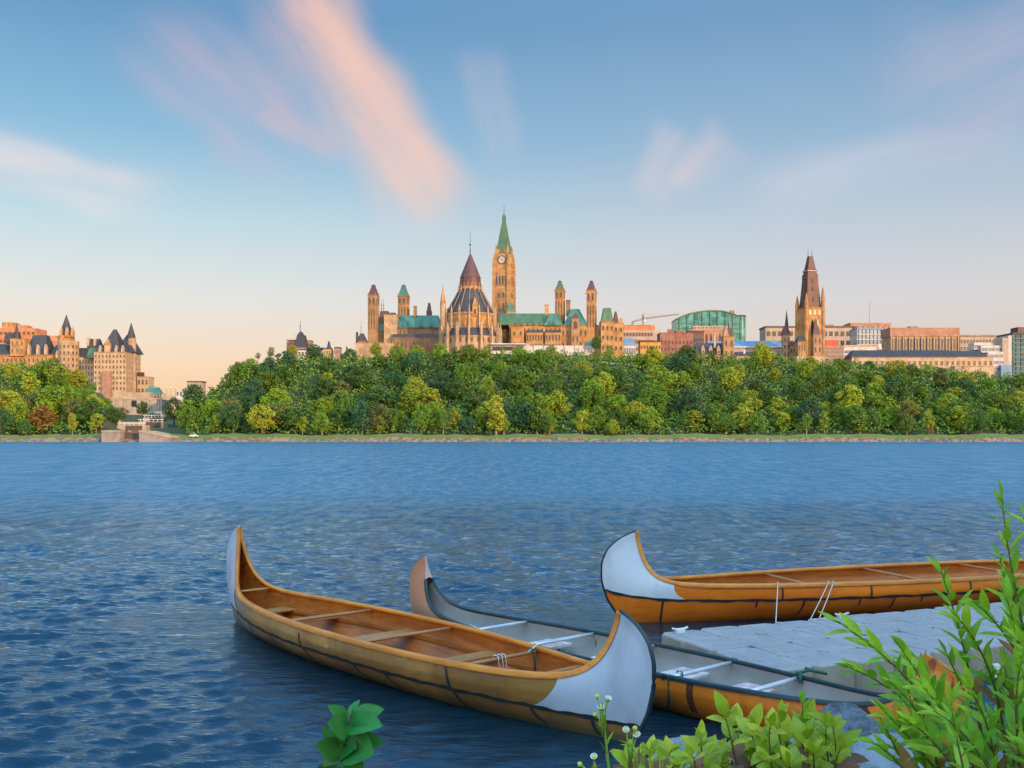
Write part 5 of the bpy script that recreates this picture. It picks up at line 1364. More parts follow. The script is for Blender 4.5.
Rt = Bld('ribbed_office', 'lower ribbed pinkish office right of the long tan slab', 'building', 981, 370, 960)
rt = Rt.box('wall', 959.8, 1001, 336.2, 370, 20, 'concrete'); Rt.wins(rt, 13, 4, .55, .45, .1, .95, False, 'concrete'); Rt.box('roof', 959.2, 1002, 334.8, 336.3, 21.5, 'greystone', -.8)
Cl = Bld('columned_building', 'long low pale stone building with dark hipped roof and tall columns', 'building', 922, 388, 700)
m_ = .7
cw_ = Cl.box('wall', 852, 993.5, 357, 388, 16, 'limestone', cornice=.5); Cl.wins(cw_, 26, 2, .42, .5, .42, .93, False, 'limestone', 'pane')
Cl.roof('roof', 851, 958, 349.4, 357.2, 17, 'lead', -.5, .90, .2); Cl.roof('roof', 905, 989, 350.2, 357.3, 14, 'lead', 1.2, .88, .2)
Cl.box('terrace', 955, 994, 366, 388, 5, 'limestone', -5.4, cornice=.4); pb = Cl.box('porch', 960, 984, 371.5, 388, 5, 'limestone', -10.6, cornice=.5)
Cl.wins(pb, 4, 1, .5, .85, .1, .85, False, 'white_wall')
for i in range(5): Cl.cone('column', 962+i*5, 372.5, 388, .8, 'white_wall', -11.2, 12, .9)
Wt = Bld('terraced_building', 'white stepped building with dark horizontal bands beside the glass tower', 'building', 988, 384, 780)
for i, (l, r, tp) in enumerate(((974, 991, 342.6), (981, 1002, 345.5), (988, 1003.5, 352), (989, 1004, 358.5), (990, 1004, 365))):
    y_ = 10-i*2.2; q = Wt.box('storey', l, r, tp, tp+7, 10, 'white_wall', y_); Wt.wins(q, 3, 1, .9, .55, .05, .8, False, 'white_wall', 'pane_blue')
Wt.box('core', 991, 1004, 371, 386, 9, 'greystone', 1); Wt.box('pier', 1002.4, 1008.5, 338, 386, 12, 'concrete', 6)
Gt = Bld('glass_tower', 'dark teal glass office tower at the right edge with pale side wall', 'building', 1030, 386, 790)
gt = Gt.box('curtain_wall', 1012.6, 1056, 334, 388, 26, 'glass_dark')
Gt.box('side_wall', 1008.4, 1012.6, 335.5, 388, 24, 'white_wall', .6); Gt.box('roof', 1013, 1056, 332.4, 334.1, 27, 'lead', -.5); Gt.box('plant_room', 1018, 1050, 327, 332.5, 12, 'slate_purple', 4)
Gt.box('lower_block', 1001, 1012, 365, 390, 10, 'blue_roof', -12)
for i in range(10): Gt.box('floor_band', 1013.6, 1056, 338+i*4.7, 338.7+i*4.7, .5, 'pane_blue', -.55)
for i in range(8): Gt.box('mullion', 1016+i*5, 1016.5+i*5, 334.4, 387, .4, 'lead', -.45)
Lw = Bld('banded_glass_block', 'low blue and white banded glass block in front of the pale glass office', 'building', 868, 366, 860)
q = Lw.box('wall', 844, 877, 346.4, 368, 12, 'white_wall'); 
for i in range(3): Lw.box('window_band', 845, 876, 350.4+i*4.6, 353+i*4.6, .4, 'pane_blue', -.45)
Lw.box('roof', 843.6, 877.4, 345, 346.5, 12.6, 'limestone', -.3); Lw.cone('roof_dome', 879, 344, 349.8, 3, 'white_wall', 4, 14, .6)

# --- the hotel at left
D0 = 880
Ho = Bld('hotel_building', 'castle-like pale stone hotel with steep dark roofs, round turret and tall right block', 'hotel', 70, 400, D0)
hw = Ho.box('wall', -12, 53, 354.6, 405, 30, 'orange_stone', 0, cornice=.6); Ho.wins(hw, 15, 4, .34, .5, .30, .97, False, 'limestone')
Ho.roof('roof', -14, 14, 343, 354.8, 28, 'slate', 0, .85, .2)
tw1 = Ho.box('tower_bay', 10, 24.5, 338.5, 356, 10, 'orange_stone', -2.5, cornice=.4); Ho.wins(tw1, 3, 2, .34, .5, .1, .95, False, 'limestone')
Ho.roof('bay_roof', 3, 18, 332.6, 343, 9, 'slate', 1, .8, .5); Ho.cone('spirelet', 16.6, 322.5, 338.6, 3.0, 'slate', 2, 8, .05)
Ho.roof('mansard_roof', 23.6, 46, 334, 355, 24, 'slate', 1.2, .62, .2)
for q in (27, 36, 44): 
    d_ = Ho.box('dormer', q, q+2.6, 348.5, 354.8, 3, 'limestone', -.6); Ho.roof('dormer_gable', q-.2, q+2.8, 344.2, 348.6, 3.2, 'limestone', -.7, .02, 1)
w2 = Ho.box('wall', 53, 73, 360.5, 405, 24, 'limestone', 4, cornice=.5); Ho.wins(w2, 6, 4, .36, .5, .30, .97, False, 'tan_pale')
Ho.roof('mansard_roof', 46, 72, 344, 360.8, 24, 'slate', 3.4, .62, .2)
for q in (55.5, 61.5): 
    Ho.box('dormer', q, q+2.6, 354.5, 360.6, 3, 'limestone', 2.6); Ho.roof('dormer_gable', q-.2, q+2.8, 350, 354.6, 3.2, 'limestone', 2.5, .02, 1)
rt_ = Ho.cone('round_turret', 68.6, 341.4, 405, 10.0, 'tan_pale', 8, 24, .985)
for k in range(7):
    for j in range(5):
        a = R(200+k*23.5); rq = 10.0*Ho.D/F*1.006; hh_ = o_dim[rt_.name][2]
        q = link(bpy.data.objects.new('window', window_mesh(1.3, 2.6, False, 'limestone', 'pane')), rt_); q.location = (math.cos(a)*rq, math.sin(a)*rq, hh_-6.5-j*5.6); q.rotation_euler = (0, 0, a+math.pi/2)
Ho.cone('turret_gallery', 66.4, 336, 341.8, 8.0, 'orange_stone', 8, 24, .97); Ho.cone('turret_roof', 66.4, 314.4, 336.2, 6.9, 'slate', 8, 20, .015)
for dx_ in (-5.6, 0, 5.6):
    d_ = Ho.box('turret_dormer', 66.4+dx_-1.4, 66.4+dx_+1.4, 331.5, 337, 3, 'orange_stone', 2 if dx_ else -.0); Ho.roof('dormer_gable', 66.4+dx_-1.5, 66.4+dx_+1.5, 327, 331.6, 3, 'limestone', 2 if dx_ else 0, .02, 1)
w4 = Ho.box('wall', 73, 99, 357, 405, 22, 'limestone', 10, cornice=.5); Ho.wins(w4, 9, 6, .36, .5, .2, .97, False, 'tan_pale')
Ho.roof('mansard_roof', 74, 84, 347.5, 357.2, 16, 'slate', 9.6, .8, .5); Ho.roof('mansard_roof', 83, 99.6, 338, 357.4, 18, 'slate', 9, .55, .2); Ho.roof('green_roof', 86, 98, 348, 358, 8, 'copper_dull', 4, .7, .3)
Ho.box('chimney', 86.5, 89, 337.5, 346, 2.4, 'limestone', 13); Ho.box('chimney', 93.5, 95.5, 338.6, 346, 2.4, 'limestone', 13)
w5 = Ho.box('main_block', 94, 126, 352, 405, 34, 'limestone', -18, cornice=.7); Ho.wins(w5, 9, 8, .33, .48, .16, .97, False, 'tan_pale'); Ho.wins(w5, 8, 8, .33, .48, .16, .97, False, 'tan_pale', face='right')
Ho.roof('pyramid_roof', 98.6, 120.5, 328, 352.3, 24, 'slate', -17.6, .10, .10); Ho.roof('pyramid_roof', 114, 133, 333.5, 352.3, 26, 'slate', -6, .16, .16); Ho.roof('mansard_roof', 95, 126, 346, 352.3, 32, 'slate', -17, .8, .8)
Ho.box('gable_dormer', 104.4, 109.8, 345, 352.6, 3.4, 'limestone', -18.8); Ho.roof('dormer_gable', 104.2, 110, 338.5, 345.2, 3.6, 'orange_stone', -18.9, .02, 1)
for q in (98.5, 114.5, 121): Ho.box('dormer', q, q+2.4, 349, 352.6, 3, 'limestone', -18.6); Ho.roof('dormer_gable', q-.2, q+2.6, 345, 349.2, 3.2, 'limestone', -18.7, .02, 1)
Ho.cone('slim_turret', 131.8, 338, 405, 4.2, 'tan_pale', 2, 14, .96); Ho.cone('turret_roof', 131.2, 322.3, 338.4, 4.6, 'slate', 2, 14, .015)
Ho.box('bay', 102, 110.5, 371, 405, 3, 'pinkbrick', -21.2)
w6 = Ho.box('annex', 137, 148.5, 376.5, 400, 14, 'limestone', 4, cornice=.4); Ho.wins(w6, 3, 2, .4, .5, .2, .95, False, 'tan_pale'); Ho.box('annex_top', 137.5, 142, 372.2, 376.6, 6, 'slate_brown', 6)
Mb_ = Bld('orange_office', 'sunlit orange office block on the skyline behind the hotel at far left', 'building', 20, 380, 1050)
mw_ = Mb_.box('wall', -20, 35.5, 328, 390, 26, 'terracotta'); Mb_.wins(mw_, 12, 3, .6, .35, .6, .98, False, 'orange_stone'); Mb_.box('top_storey', 2, 13.5, 322.5, 328.2, 14, 'orange_stone', 4, cornice=.4); Mb_.box('step', 12, 27, 325.2, 328.2, 12, 'terracotta', 5)
Mc_ = Bld('slope_roofed_block', 'pinkish wedge-roofed block between the orange office and the round turret', 'building', 48, 380, 1030)
mc = Mc_.box('wall', 36, 58, 341.5, 390, 20, 'pinkbrick'); Mc_.roof('roof', 36, 58.5, 335, 341.7, 21, 'terracotta', -.5, .75, .5, sx=-2)
for i, (px_, tp) in enumerate(((5, 316.5), (45.5, 324), (39, 330))):
    pass

# --- terrace, bridge, locks and stairs in the canal valley
Tw = Bld('terrace_wall', 'long pale stone terrace wall below the hotel with a dark doorway', 'wall', 136, 412, 760)
tw_ = Tw.box('wall', 111, 162, 399.5, 415, 9, 'concrete', 0, cornice=.4); Tw.box('parapet', 111, 162, 397.8, 399.6, 1, 'limestone', -.1); Tw.box('doorway', 131.5, 136.5, 400.5, 406.5, .4, 'pane', -.45); Tw.box('upper_wall', 113, 150, 392.5, 399, 10, 'limestone', 6)
for q in (116, 124, 142, 150, 158): Tw.box('buttress', q, q+1, 400, 414, .8, 'limestone', -.9)
Gs = Bld('green_pavilion', 'small green copper-roofed pavilion above the terrace wall', 'pavilion', 152, 400, 790)
gq = Gs.box('wall', 143.8, 160, 394, 402, 8, 'greystone'); Gs.wins(gq, 5, 1, .5, .6, .2, .9, True, 'tan_pale'); Gs.roof('roof', 143, 160.6, 387, 394.2, 9, 'copper', -.5, .6, .1)
Br = Bld('arched_bridge', 'pale stone bridge with railings crossing the canal valley', 'bridge', 173, 404, 770)
mb = MB(); x0 = Br.pt(161, 400)[0]; x1 = Br.pt(187, 400)[0]; zt = Br.pt(170, 397.5)[2]; zb = Br.pt(170, 412)[2]
n = 14; cxm = (x0+x1)/2; ra = (x1-x0)*.40
for i in range(n):
    a0, a1 = x0+(x1-x0)*i/n, x0+(x1-x0)*(i+1)/n
    f = lambda x_: zb+(zt-1.2-zb)*math.sqrt(max(0, 1-((x_-cxm)/ra)**2))
    mb.add([(a0, 0, f(a0)), (a1, 0, f(a1)), (a1, 0, zt), (a0, 0, zt), (a0, 8, f(a0)), (a1, 8, f(a1)), (a1, 8, zt), (a0, 8, zt)], [(0, 1, 2, 3), (7, 6, 5, 4), (3, 2, 6, 7), (4, 5, 1, 0)])
mb.build('arch', M['concrete'], Br.root); Br.box('parapet', 161, 187, 395.6, 397.5, .6, 'limestone', 0); Br.box('pier', 161.5, 164, 393.5, 412, 3, 'limestone', -1)
for px_, lab in ((166.5, 'street lamp at the left end of the stone bridge'), (170.8, 'street lamp near the middle of the stone bridge'), (175.5, 'street lamp right of the middle of the stone bridge')):
    b = Bld('street_lamp', lab, 'lamp', px_, 396, 772, 'lamps on the stone bridge'); x, _, z = b.pt(px_, 388); MB().tube([(0, 0, 0), (0, 0, z)], .12, 5).build('pole', M['iron'], b.root); MB().ngon(0, 0, .3, z, .2, z+.8, 8).build('lantern', M['white_paint'], b.root)
Bv = Bld('brick_block', 'small flat-roofed beige block on the slope right of the bridge', 'building', 194, 400, 720)
vq = Bv.box('wall', 187, 202, 382, 404, 9, 'concrete'); Bv.wins(vq, 6, 2, .4, .5, .4, .95, False, 'concrete'); Bv.box('roof', 186.6, 202.4, 381, 382.1, 9.6, 'slate_brown', -.3); v2 = Bv.box('white_bay', 176, 186, 389.5, 404, 8, 'white_wall', 3); Bv.wins(v2, 3, 1, .4, .5, .5, .95, False, 'white_wall')
St = Bld('stairway', 'pale zigzag stone stairway climbing the slope right of the locks', 'stairs', 190, 420, 575)
mb = MB(); m5 = .575
pth = [(184, 419.5), (189, 417), (192.5, 413), (190, 409), (188.5, 405), (192, 401), (195.5, 397), (195, 395.5)]
for i in range(len(pth)-1):
    for k in range(8):
        a, b = np.array(pth[i]), np.array(pth[i+1]); q = a+(b-a)*(k+.5)/8; x, _, z = St.pt(q[0], q[1])
        mb.box(x-1.5, x+1.5, i*1.5+k*.19, i*1.5+k*.19+1.6, z-2.2, z)
mb.build('steps', M['white_wall'], St.root); 
mb = MB()
for i in range(len(pth)-1):
    a = Vector(St.pt(*pth[i])); b = Vector(St.pt(*pth[i+1])); mb.tube([a+Vector((-1.4, i*1.5-.1, 1.1)), b+Vector((-1.4, i*1.5+1.4, 1.1))], .12, 5)
mb.build('handrail', M['concrete'], St.root)
def wall_slope(l, r, t0, t1, bot, D, dep, lab, mname='greystone'):
    b = Bld('lock_wall', lab, 'wall', (l+r)/2, bot, D, 'stone walls of the canal entrance')
    x0, _, z0 = b.pt(l, t0); x1, _, z1 = b.pt(r, t1); zb = b.pt(l, bot)[2]-1
    MB().add([(x0, 0, zb), (x1, 0, zb), (x1, 0, z1), (x0, 0, z0), (x0, dep, zb), (x1, dep, zb), (x1, dep, z1), (x0, dep, z0)], [(0, 1, 2, 3), (5, 4, 7, 6), (3, 2, 6, 7), (4, 0, 3, 7), (1, 5, 6, 2)]).build('masonry', M[mname], b.root)
    mb = MB(); mb.add([(x0-.2, -.25, z0), (x1+.2, -.25, z1), (x1+.2, -.25, z1+.6), (x0-.2, -.25, z0+.6), (x0-.2, dep+.2, z0), (x1+.2, dep+.2, z1), (x1+.2, dep+.2, z1+.6), (x0-.2, dep+.2, z0+.6)], [(0, 1, 2, 3), (5, 4, 7, 6), (3, 2, 6, 7), (4, 0, 3, 7), (1, 5, 6, 2)])
    mb.build('coping', M['limestone'], b.root)
wall_slope(101.5, 120, 431.6, 431.6, 443, 497, 22, 'short pale stone wall left of the canal entrance')
wall_slope(139, 172, 431.6, 438.0, 443, 497, 22, 'long sloping pale stone wall right of the canal entrance')
Lg = Bld('lock_gate', 'dark timber lock gate closing the canal entrance between the stone walls', 'gate', 129.5, 442, 503)
for l, r in ((120.2, 129.4), (129.7, 138.8)):
    q = Lg.box('gate_leaf', l, r, 432.5, 443, .6, 'wood_dark'); Lg.box('balance_beam', l-(1.5 if l < 125 else -2), r+(1.5 if l > 125 else -2), 430.6, 431.6, .7, 'wood_dark', .2)
for i, (l, r, tp, bt, D) in enumerate(((117, 146, 425, 431.5, 535), (138, 164, 421.5, 427, 560), (143, 163, 417.5, 422.5, 585), (148, 162, 414, 418.5, 610))):
    b = Bld('lock_step', ['lowest', 'second', 'third', 'topmost'][i]+' grey gate platform of the flight of canal locks', 'lock', (l+r)/2, bt, D, 'flight of canal locks')
    b.box('chamber_wall', l, r, tp, bt+6, 6, 'concrete'); b.box('gate_leaf', l+(r-l)*.3, l+(r-l)*.85, tp+.6, bt, .6, 'wood_dark', -.7)
    for k in range(6): q = l+(r-l)*(k+.5)/6; b.box('rail_post', q, q+.35, tp-2.2, tp, .2, 'white_paint', .2)
    b.box('rail', l, r, tp-2.2, tp-1.8, .2, 'white_paint', .1)
Sh = Bld('lock_house', 'small pale stone lock keeper house left of the lowest lock', 'house', 126, 431, 540)
q = Sh.box('wall', 118, 134, 424, 432, 8, 'limestone', cornice=.3); Sh.wins(q, 5, 1, .4, .55, .2, .9, False, 'white_wall'); Sh.roof('roof', 117.6, 134.4, 421.8, 424.1, 8.6, 'concrete', -.3, .8, .2); Sh.box('chimney', 118.6, 120.4, 420.4, 424, 1, 'limestone', 2)
# --- white car on the shore road at left
cr = thing('parked_car', 'white car parked on the shore grass right of the canal locks', 'car', (WX(194, 507), 507, float(ground_far(WX(194, 507), 507))+.25))
pf = [(-2.1, .35), (-2.1, .8), (-1.6, .92), (-1.05, 1.42), (.55, 1.46), (1.2, .98), (2.0, .82), (2.15, .4)]
mb = MB(); n = len(pf); mb.add([(x_, -.85, z_) for x_, z_ in pf]+[(x_, .85, z_) for x_, z_ in pf], [tuple(range(n))[::-1], tuple(range(n, 2*n))]+[(i, (i+1) % n, n+(i+1) % n, n+i) for i in range(n)])
mb.build('body', M['car_white'], cr)
MB().add([(-1.35, -.86, .95), (.95, -.86, .95), (.45, -.86, 1.36), (-.95, -.86, 1.34)], [(0, 1, 2, 3)]).build('side_window', M['pane'], cr)
for x_ in (-1.3, 1.35):
    for y_ in (-.8, .8):
        o = MB().ngon(0, 0, .33, -.1, .33, .1, 16).build('wheel', M['tyre'], cr, (x_, y_, .33)); o.rotation_euler = (R(90), 0, 0)

# ------------------------------------------------------------------ plants on the near bank
def plant_leaf(name, c, c2, tip=None, trans=.35):
    m, t, bs = base_mat(name)
    ge = t.n('ShaderNodeNewGeometry'); ri = ge.outputs['Random Per Island']
    tc = t.n('ShaderNodeTexCoord').outputs['Object']
    a = t.mix(ri, c, c2)
    a = t.mix(t.math('MULTIPLY', t.smooth(t.noise(tc, 38, 4), .45, .75), .45), a, tuple(x*.5 for x in c))
    a = t.mix(t.math('MULTIPLY', t.smooth(t.noise(tc, 160, 2), .66, .72), .7), a, (.10, .06, .02))
    if tip: 
        w_ = t.n('ShaderNodeTexWhiteNoise', noise_dimensions='1D'); t.l(ri, w_.inputs['W'])
        a = t.mix(t.math('GREATER_THAN', w_.outputs['Value'], .9), a, tip)
    t.l(a, bs.inputs['Base Color']); bs.inputs['Roughness'].default_value = .42; bs.inputs['Specular IOR Level'].default_value = .45
    tr = t.n('ShaderNodeBsdfTranslucent'); t.l(t.mix(.5, a, (.25, .45, .02)), tr.inputs['Color'])
    mx = t.n('ShaderNodeMixShader'); mx.inputs[0].default_value = trans
    out = [n for n in t.nt.nodes if n.type == 'OUTPUT_MATERIAL'][0]
    t.l(bs.outputs[0], mx.inputs[1]); t.l(tr.outputs[0], mx.inputs[2]); t.l(mx.outputs[0], out.inputs[0])
    return m
PL_W = plant_leaf('willow_leaves', (.12, .36, .018), (.42, .62, .028), (.30, .12, .03))
PL_Y = plant_leaf('yellow_green_leaves', (.30, .42, .02), (.58, .58, .035), (.24, .09, .05))
PL_R = plant_leaf('round_leaves', (.018, .18, .04), (.05, .30, .06))
STEM_G = mat('green_stem', (.12, .16, .04), (.16, .09, .04), 20, .6)
STEM_R = mat('reddish_stem', (.16, .07, .035), (.10, .08, .03), 20, .6)
def leaf(mb, p, d, up, L, W, g, bend=.3, fold=.35, nseg=6):
    """one folded, drooping leaf blade from p along d"""
    d = d.normalized(); s_ = d.cross(up)
    s_ = s_.normalized() if s_.length > .05 else d.cross(Vector((1, 0, 0))).normalized()
    n_ = s_.cross(d)
    vs = []
    for k in range(nseg+1):
        q = k/nseg
        w_ = W*.5*math.sin(math.pi*min(1, q**.8*.97+.02))**.85*(1 if k < nseg else .05)
        c = p + d*(L*q) - n_*(bend*L*q*q) 
        vs += [c + s_*w_ + n_*w_*fold, c, c - s_*w_ + n_*w_*fold]
    fs = []
    for k in range(nseg):
        b = k*3; fs += [(b, b+1, b+4, b+3), (b+1, b+2, b+5, b+4)]
    mb.add(vs, fs, 0, True)
def bez(a, b, c, q): return a*(1-q)**2 + b*2*q*(1-q) + c*q*q
def shoot(root, base, tip, n, L, W, lm, sm, g, l0=.15, rad=.004, spread=.75, sag=.0, ground=True, taper=.45, lname='foliage', fromz=None):
    o = root.location
    ctrl = base*.5+tip*.5 + Vector((g.uniform(-.04, .04), g.uniform(-.05, .05), .06+sag))
    pts = [bez(base, ctrl, tip, q)-o for q in np.linspace(0, 1, 14)]
    if ground: pts = [Vector((base.x*.85+o.x*.15, base.y*.85+o.y*.15, float(ground_near(base.x, base.y))-.05))-o] + pts
    N = len(pts)
    MB().tube(pts, [rad*(1.25-.95*k/(N-1)) for k in range(N)], 6).build('stem', sm, root)
    mb = MB(); az = g.random()*6.28
    for i in range(n):
        q = l0+(1-l0)*(i+.5)/n
        p = bez(base, ctrl, tip, q)-o; tg = (bez(base, ctrl, tip, min(q+.03, 1))-bez(base, ctrl, tip, max(q-.03, 0))).normalized()
        az += 2.4+g.uniform(-.35, .35)
        e1 = tg.cross(Vector((.3, 1, .2))).normalized(); e2 = tg.cross(e1)
        rd = e1*math.cos(az)+e2*math.sin(az)
        sp_ = spread*(1.1-.75*q)+g.uniform(-.1, .1)
        d = tg*math.cos(sp_)+rd*math.sin(sp_)
        s_ = (1-taper*q)*(1 if q > .25 else .75)*g.uniform(.55, 1.2)
        leaf(mb, p, d, (tg+Vector((0, -.3, .6))).normalized(), L*s_, W*s_*g.uniform(.85, 1.15), g, g.uniform(.05, .35), g.uniform(.15, .5))
    leaf(mb, tip-o, (tip-ctrl).normalized(), Vector((0, -.6, .6)), L*.5, W*.4, g, .1)
    mb.build(lname, lm, root)
gp = random.Random(21)
sw_ = thing('willow_shrub', 'large leafy green shrub with narrow upright leaves filling the lower right corner', 'shrub', (1.42, 2.75, float(ground_near(1.42, 2.75))-.03))
WS = [((1046, 720), (1002, 500), 2.55, 26), ((1070, 690), (1026, 520), 2.5, 20), ((982, 740), (941, 572), 2.6, 22), ((965, 760), (838, 622), 2.45, 24), ((955, 745), (850, 668), 2.5, 14),
      ((1005, 745), (958, 618), 2.55, 20), ((1040, 690), (976, 604), 2.5, 14), ((1035, 790), (1006, 596), 2.45, 26), ((995, 800), (902, 650), 2.4, 24), ((990, 810), (925, 690), 2.35, 20),
      ((970, 815), (885, 712), 2.4, 18), ((940, 820), (872, 742), 2.3, 14), ((1060, 760), (1018, 640), 2.4, 22), ((1050, 740), (1000, 560), 2.65, 24), ((1075, 720), (1030, 575), 2.6, 22), ((975, 790), (915, 668), 2.55, 20)]
for b, tp, D, n in WS:
    shoot(sw_, at(b[0], b[1], D+.12), at(tp[0], tp[1], D), int(n*.85), .118, .034, PL_W, STEM_G, gp, .12)
for k in range(36):
    bx = gp.uniform(935, 1075); by = gp.uniform(785, 850); D = gp.uniform(2.25, 2.9)
    tx = bx+gp.uniform(-75, 15); ty = by-gp.uniform(60, 140) - max(0, (bx-960))*.35
    shoot(sw_, at(bx, by, D+.1), at(tx, ty, D), gp.randint(12, 17), .108, .033, PL_W, STEM_G, gp, .1)
sy_ = thing('yellow_green_shrub', 'low yellow-green shrub with reddish stems at the bottom edge beside the gravel', 'shrub', (.72, 2.9, float(ground_near(.72, 2.9))-.03))
for k in range(46):
    bx = gp.uniform(690, 850); by = gp.uniform(790, 840); D = gp.uniform(2.7, 3.2)
    tx = bx+gp.uniform(-28, 18); ty = gp.uniform(722, 765) if k > 8 else gp.uniform(712, 730)
    if bx < 720: ty += 22
    shoot(sy_, at(bx, by, D+.08), at(tx, ty, D), gp.randint(7, 11), .085, .050, PL_Y, STEM_R, gp, .15, .0035, 1.25, taper=.2)
shoot(sy_, at(806, 800, 2.9), at(803, 702, 2.85), 11, .075, .030, PL_W, STEM_R, gp, .3, .0035, .8)
for k in range(9):
    bx = gp.uniform(628, 700); D = gp.uniform(2.5, 2.8)
    shoot(sy_, at(bx, 810, D+.05), at(bx+gp.uniform(-30, 10), gp.uniform(748, 766), D), 7, .085, .048, PL_Y, STEM_R, gp, .2, .003, 1.2)
sr_ = thing('broad_leaved_plant', 'dark green plant with rounded leaves standing alone at the bottom edge left of centre', 'plant', (-.32, 1.95, float(ground_near(-.32, 1.95))-.02))
def leafy(root, stems, leaves, W, lm):
    for pts in stems:
        P_ = [at(*p) for p in pts]; g0 = Vector((P_[0].x, P_[0].y, float(ground_near(P_[0].x, P_[0].y))-.03))
        MB().tube([p-root.location for p in [g0]+P_], [.005]+[.004-.0022*k/len(P_) for k in range(len(P_))], 6).build('stem', STEM_G, root)
    mb = MB()
    for (bx, by, tx, ty, d0, d1) in leaves:
        a, b = at(bx, by, d0), at(tx, ty, d1); d = b-a
        leaf(mb, a-root.location, d, Vector((gp.uniform(-.7, .7), -.8, gp.uniform(.2, .8))), d.length*.86, d.length*W*gp.uniform(.9, 1.1), gp, gp.uniform(.08, .22), gp.uniform(.12, .4), 8)
    mb.build('foliage', lm, root)
leafy(sr_, [[(350, 850, 1.95), (346, 780, 1.93), (343, 750, 1.91), (347, 725, 1.9), (351, 708, 1.9)]],
      [(350, 722, 384, 705, 1.9, 1.85), (349, 726, 383, 722, 1.9, 1.82), (347, 724, 327, 702, 1.9, 1.86), (349, 716, 359, 695, 1.9, 1.92), (348, 728, 329, 722, 1.9, 1.8), (345, 744, 317, 727, 1.91, 1.87),
       (345, 742, 386, 741, 1.91, 1.86), (344, 746, 374, 753, 1.91, 1.8), (343, 752, 318, 744, 1.92, 1.84), (343, 756, 352, 742, 1.92, 1.84), (343, 764, 360, 768, 1.92, 1.82), (342, 764, 322, 762, 1.92, 1.83), (343, 775, 310, 772, 1.93, 1.86), (344, 782, 375, 785, 1.93, 1.85)], .50, PL_R)
PET = mat('pale_petals', (.66, .62, .74), (.56, .50, .68), 60, .6); FC = mat('yellow_flower_heart', (.45, .50, .08), (.35, .42, .06), 40, .7)
def flower_stalk(b, tp, D, heads, lab, n):
    bp_, tpw = at(*b, D), at(*tp, D)
    r_ = thing('flower_stalk', lab, 'wildflower', (bp_.x, bp_.y, float(ground_near(bp_.x, bp_.y))-.02), 0, 'pale wildflowers at the bottom edge')
    shoot(r_, bp_, tpw, n, .055, .010, PL_Y, mat('bright_stem', (.22, .36, .04), None, 9, .6) if 'bright_stem' not in bpy.data.materials else bpy.data.materials['bright_stem'], gp, .1, .0034, .55)
    for (hx, hy, s_) in heads:
        c = at(hx, hy, D)-r_.location; tq = tpw-r_.location
        MB().tube([tq-Vector((0, 0, .05)), (tq+c)/2-Vector((0, 0, .012)), c], [.0025, .002, .0018], 5).build('stem', bpy.data.materials['bright_stem'], r_)
        h = MB(); h.ngon(0, 0, .002, -.011, .006, 0, 8); h.ngon(0, 0, .006, 0, .003, .003, 8); hd = h.build('flower_head', FC, r_, c); hd.rotation_euler = (gp.uniform(.3, .9), gp.uniform(-.4, .4), 0)
        if s_ > 0:
            pm = MB()
            for k in range(16):
                a = k*6.283/16; ca, sa = math.cos(a), math.sin(a); R_ = .0085*s_
                pm.add([(ca*.005-sa*.0012, sa*.005+ca*.0012, .001), (ca*.005+sa*.0012, sa*.005-ca*.0012, .001), (ca*R_+sa*.002, sa*R_-ca*.002, .004), (ca*R_-sa*.002, sa*R_+ca*.002, .004)], [(0, 1, 2, 3)])
            pm.build('petals', PET, hd)
flower_stalk((612, 800), (603, 712), 2.2, [(597, 696, 0), (601, 708, 1.1), (595, 714, 0), (608, 699, .9)], 'tallest pale wildflower stalk in front of the bark canoe prow', 9)
flower_stalk((634, 800), (630, 746), 2.2, [(626, 730, .9), (635, 728, 0), (637, 735, 1.0)], 'short wildflower stalk with two white heads right of the tallest one', 8)
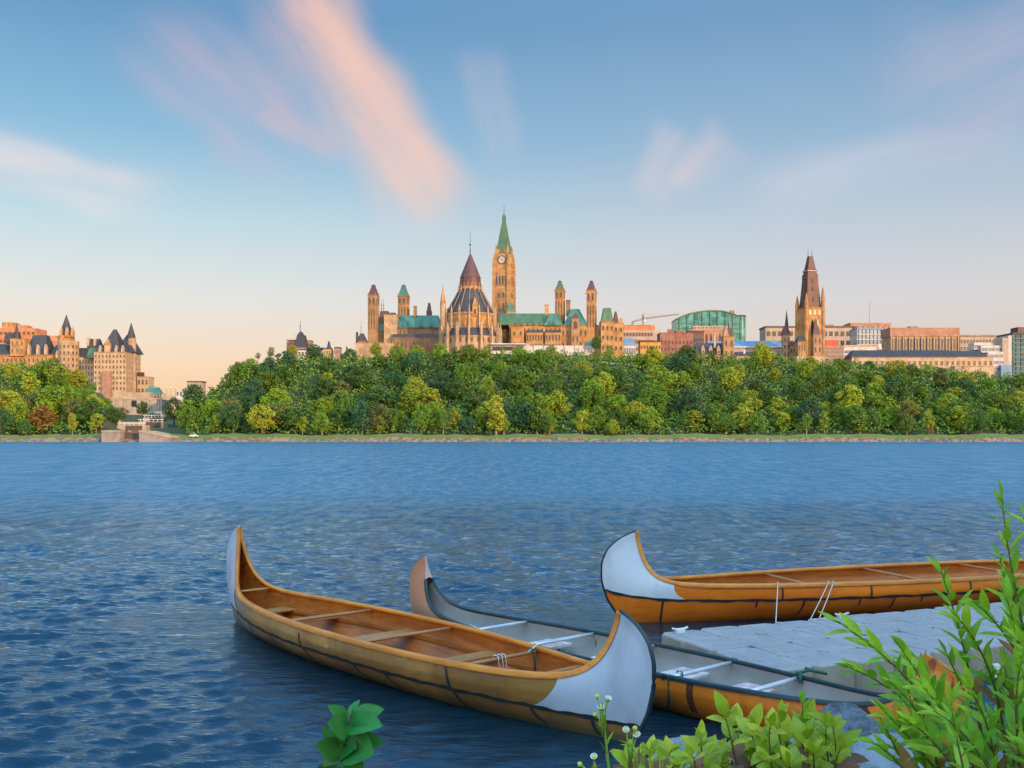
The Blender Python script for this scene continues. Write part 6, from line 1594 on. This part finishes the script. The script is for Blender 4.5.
flower_stalk((596, 800), (594, 765), 2.15, [(594, 757, .9), (580, 764, 0)], 'lowest wildflower, one lilac head at the bottom edge', 4)
gt_ = thing('grass_tuft', 'small bright green grass tuft at the bottom edge right of the wildflowers', 'grass', (at(655, 800, 2.3).x, 2.3, float(ground_near(.33, 2.3))-.02))
mb = MB()
for k in range(16):
    b_ = at(655+gp.uniform(-9, 9), 805, 2.3+gp.uniform(-.03, .03))-gt_.location; t_ = at(655+gp.uniform(-26, 26), gp.uniform(743, 766), 2.3)-gt_.location
    b_.z = 0; leaf(mb, b_, t_-b_, Vector((0, -1, .2)), (t_-b_).length, .011, gp, .04, .2, 7)
mb.build('blades', PL_Y, gt_)
# ------------------------------------------------------------------ boulders
ROCK = mat('blue_grey_rock', (.20, .225, .27), (.11, .125, .16), 5, .85, bump=1, bscale=9, lo=.4, hi=.6)
def boulder(x, y, r, lab, seed, sq=.62):
    g = np.random.default_rng(seed); import bmesh
    bm = bmesh.new(); bmesh.ops.create_icosphere(bm, subdivisions=5, radius=1)
    wv = [(g.normal(0, 1, 3)*f, g.random()*6.28, a) for f, a in ((1.3, .16), (1.9, .12), (3.2, .07), (5, .045), (8, .03), (13, .018), (19, .012), (27, .008))]
    for v in bm.verts:
        p = np.array(v.co); d = 1+sum(a*math.sin(float(k@p)+ph) for k, ph, a in wv)
        q = p*d; q = np.sign(q)*np.abs(q)**.88; v.co = (q[0]*r*1.15, q[1]*r, q[2]*r*sq)
    me = bpy.data.meshes.new('boulder'); bm.to_mesh(me); bm.free(); me.materials.append(ROCK)
    for p in me.polygons: p.use_smooth = True
    o = link(bpy.data.objects.new('boulder', me)); o.location = (x, y, float(ground_near(x, y))+r*.1)
    tag(o, lab, 'rock', 'boulders on the near bank')
boulder(1.15, 6.0, .30, 'blue-grey boulder at the water edge below the bark canoe prow', 1)
boulder(1.72, 6.2, .24, 'blue-grey boulder behind the yellow-green shrub', 2)
boulder(2.45, 6.15, .30, 'rounded blue-grey boulder touching the end of the faded canoe', 3, .5)
boulder(1.95, 5.6, .17, 'small blue-grey boulder low between the two shrubs', 4)
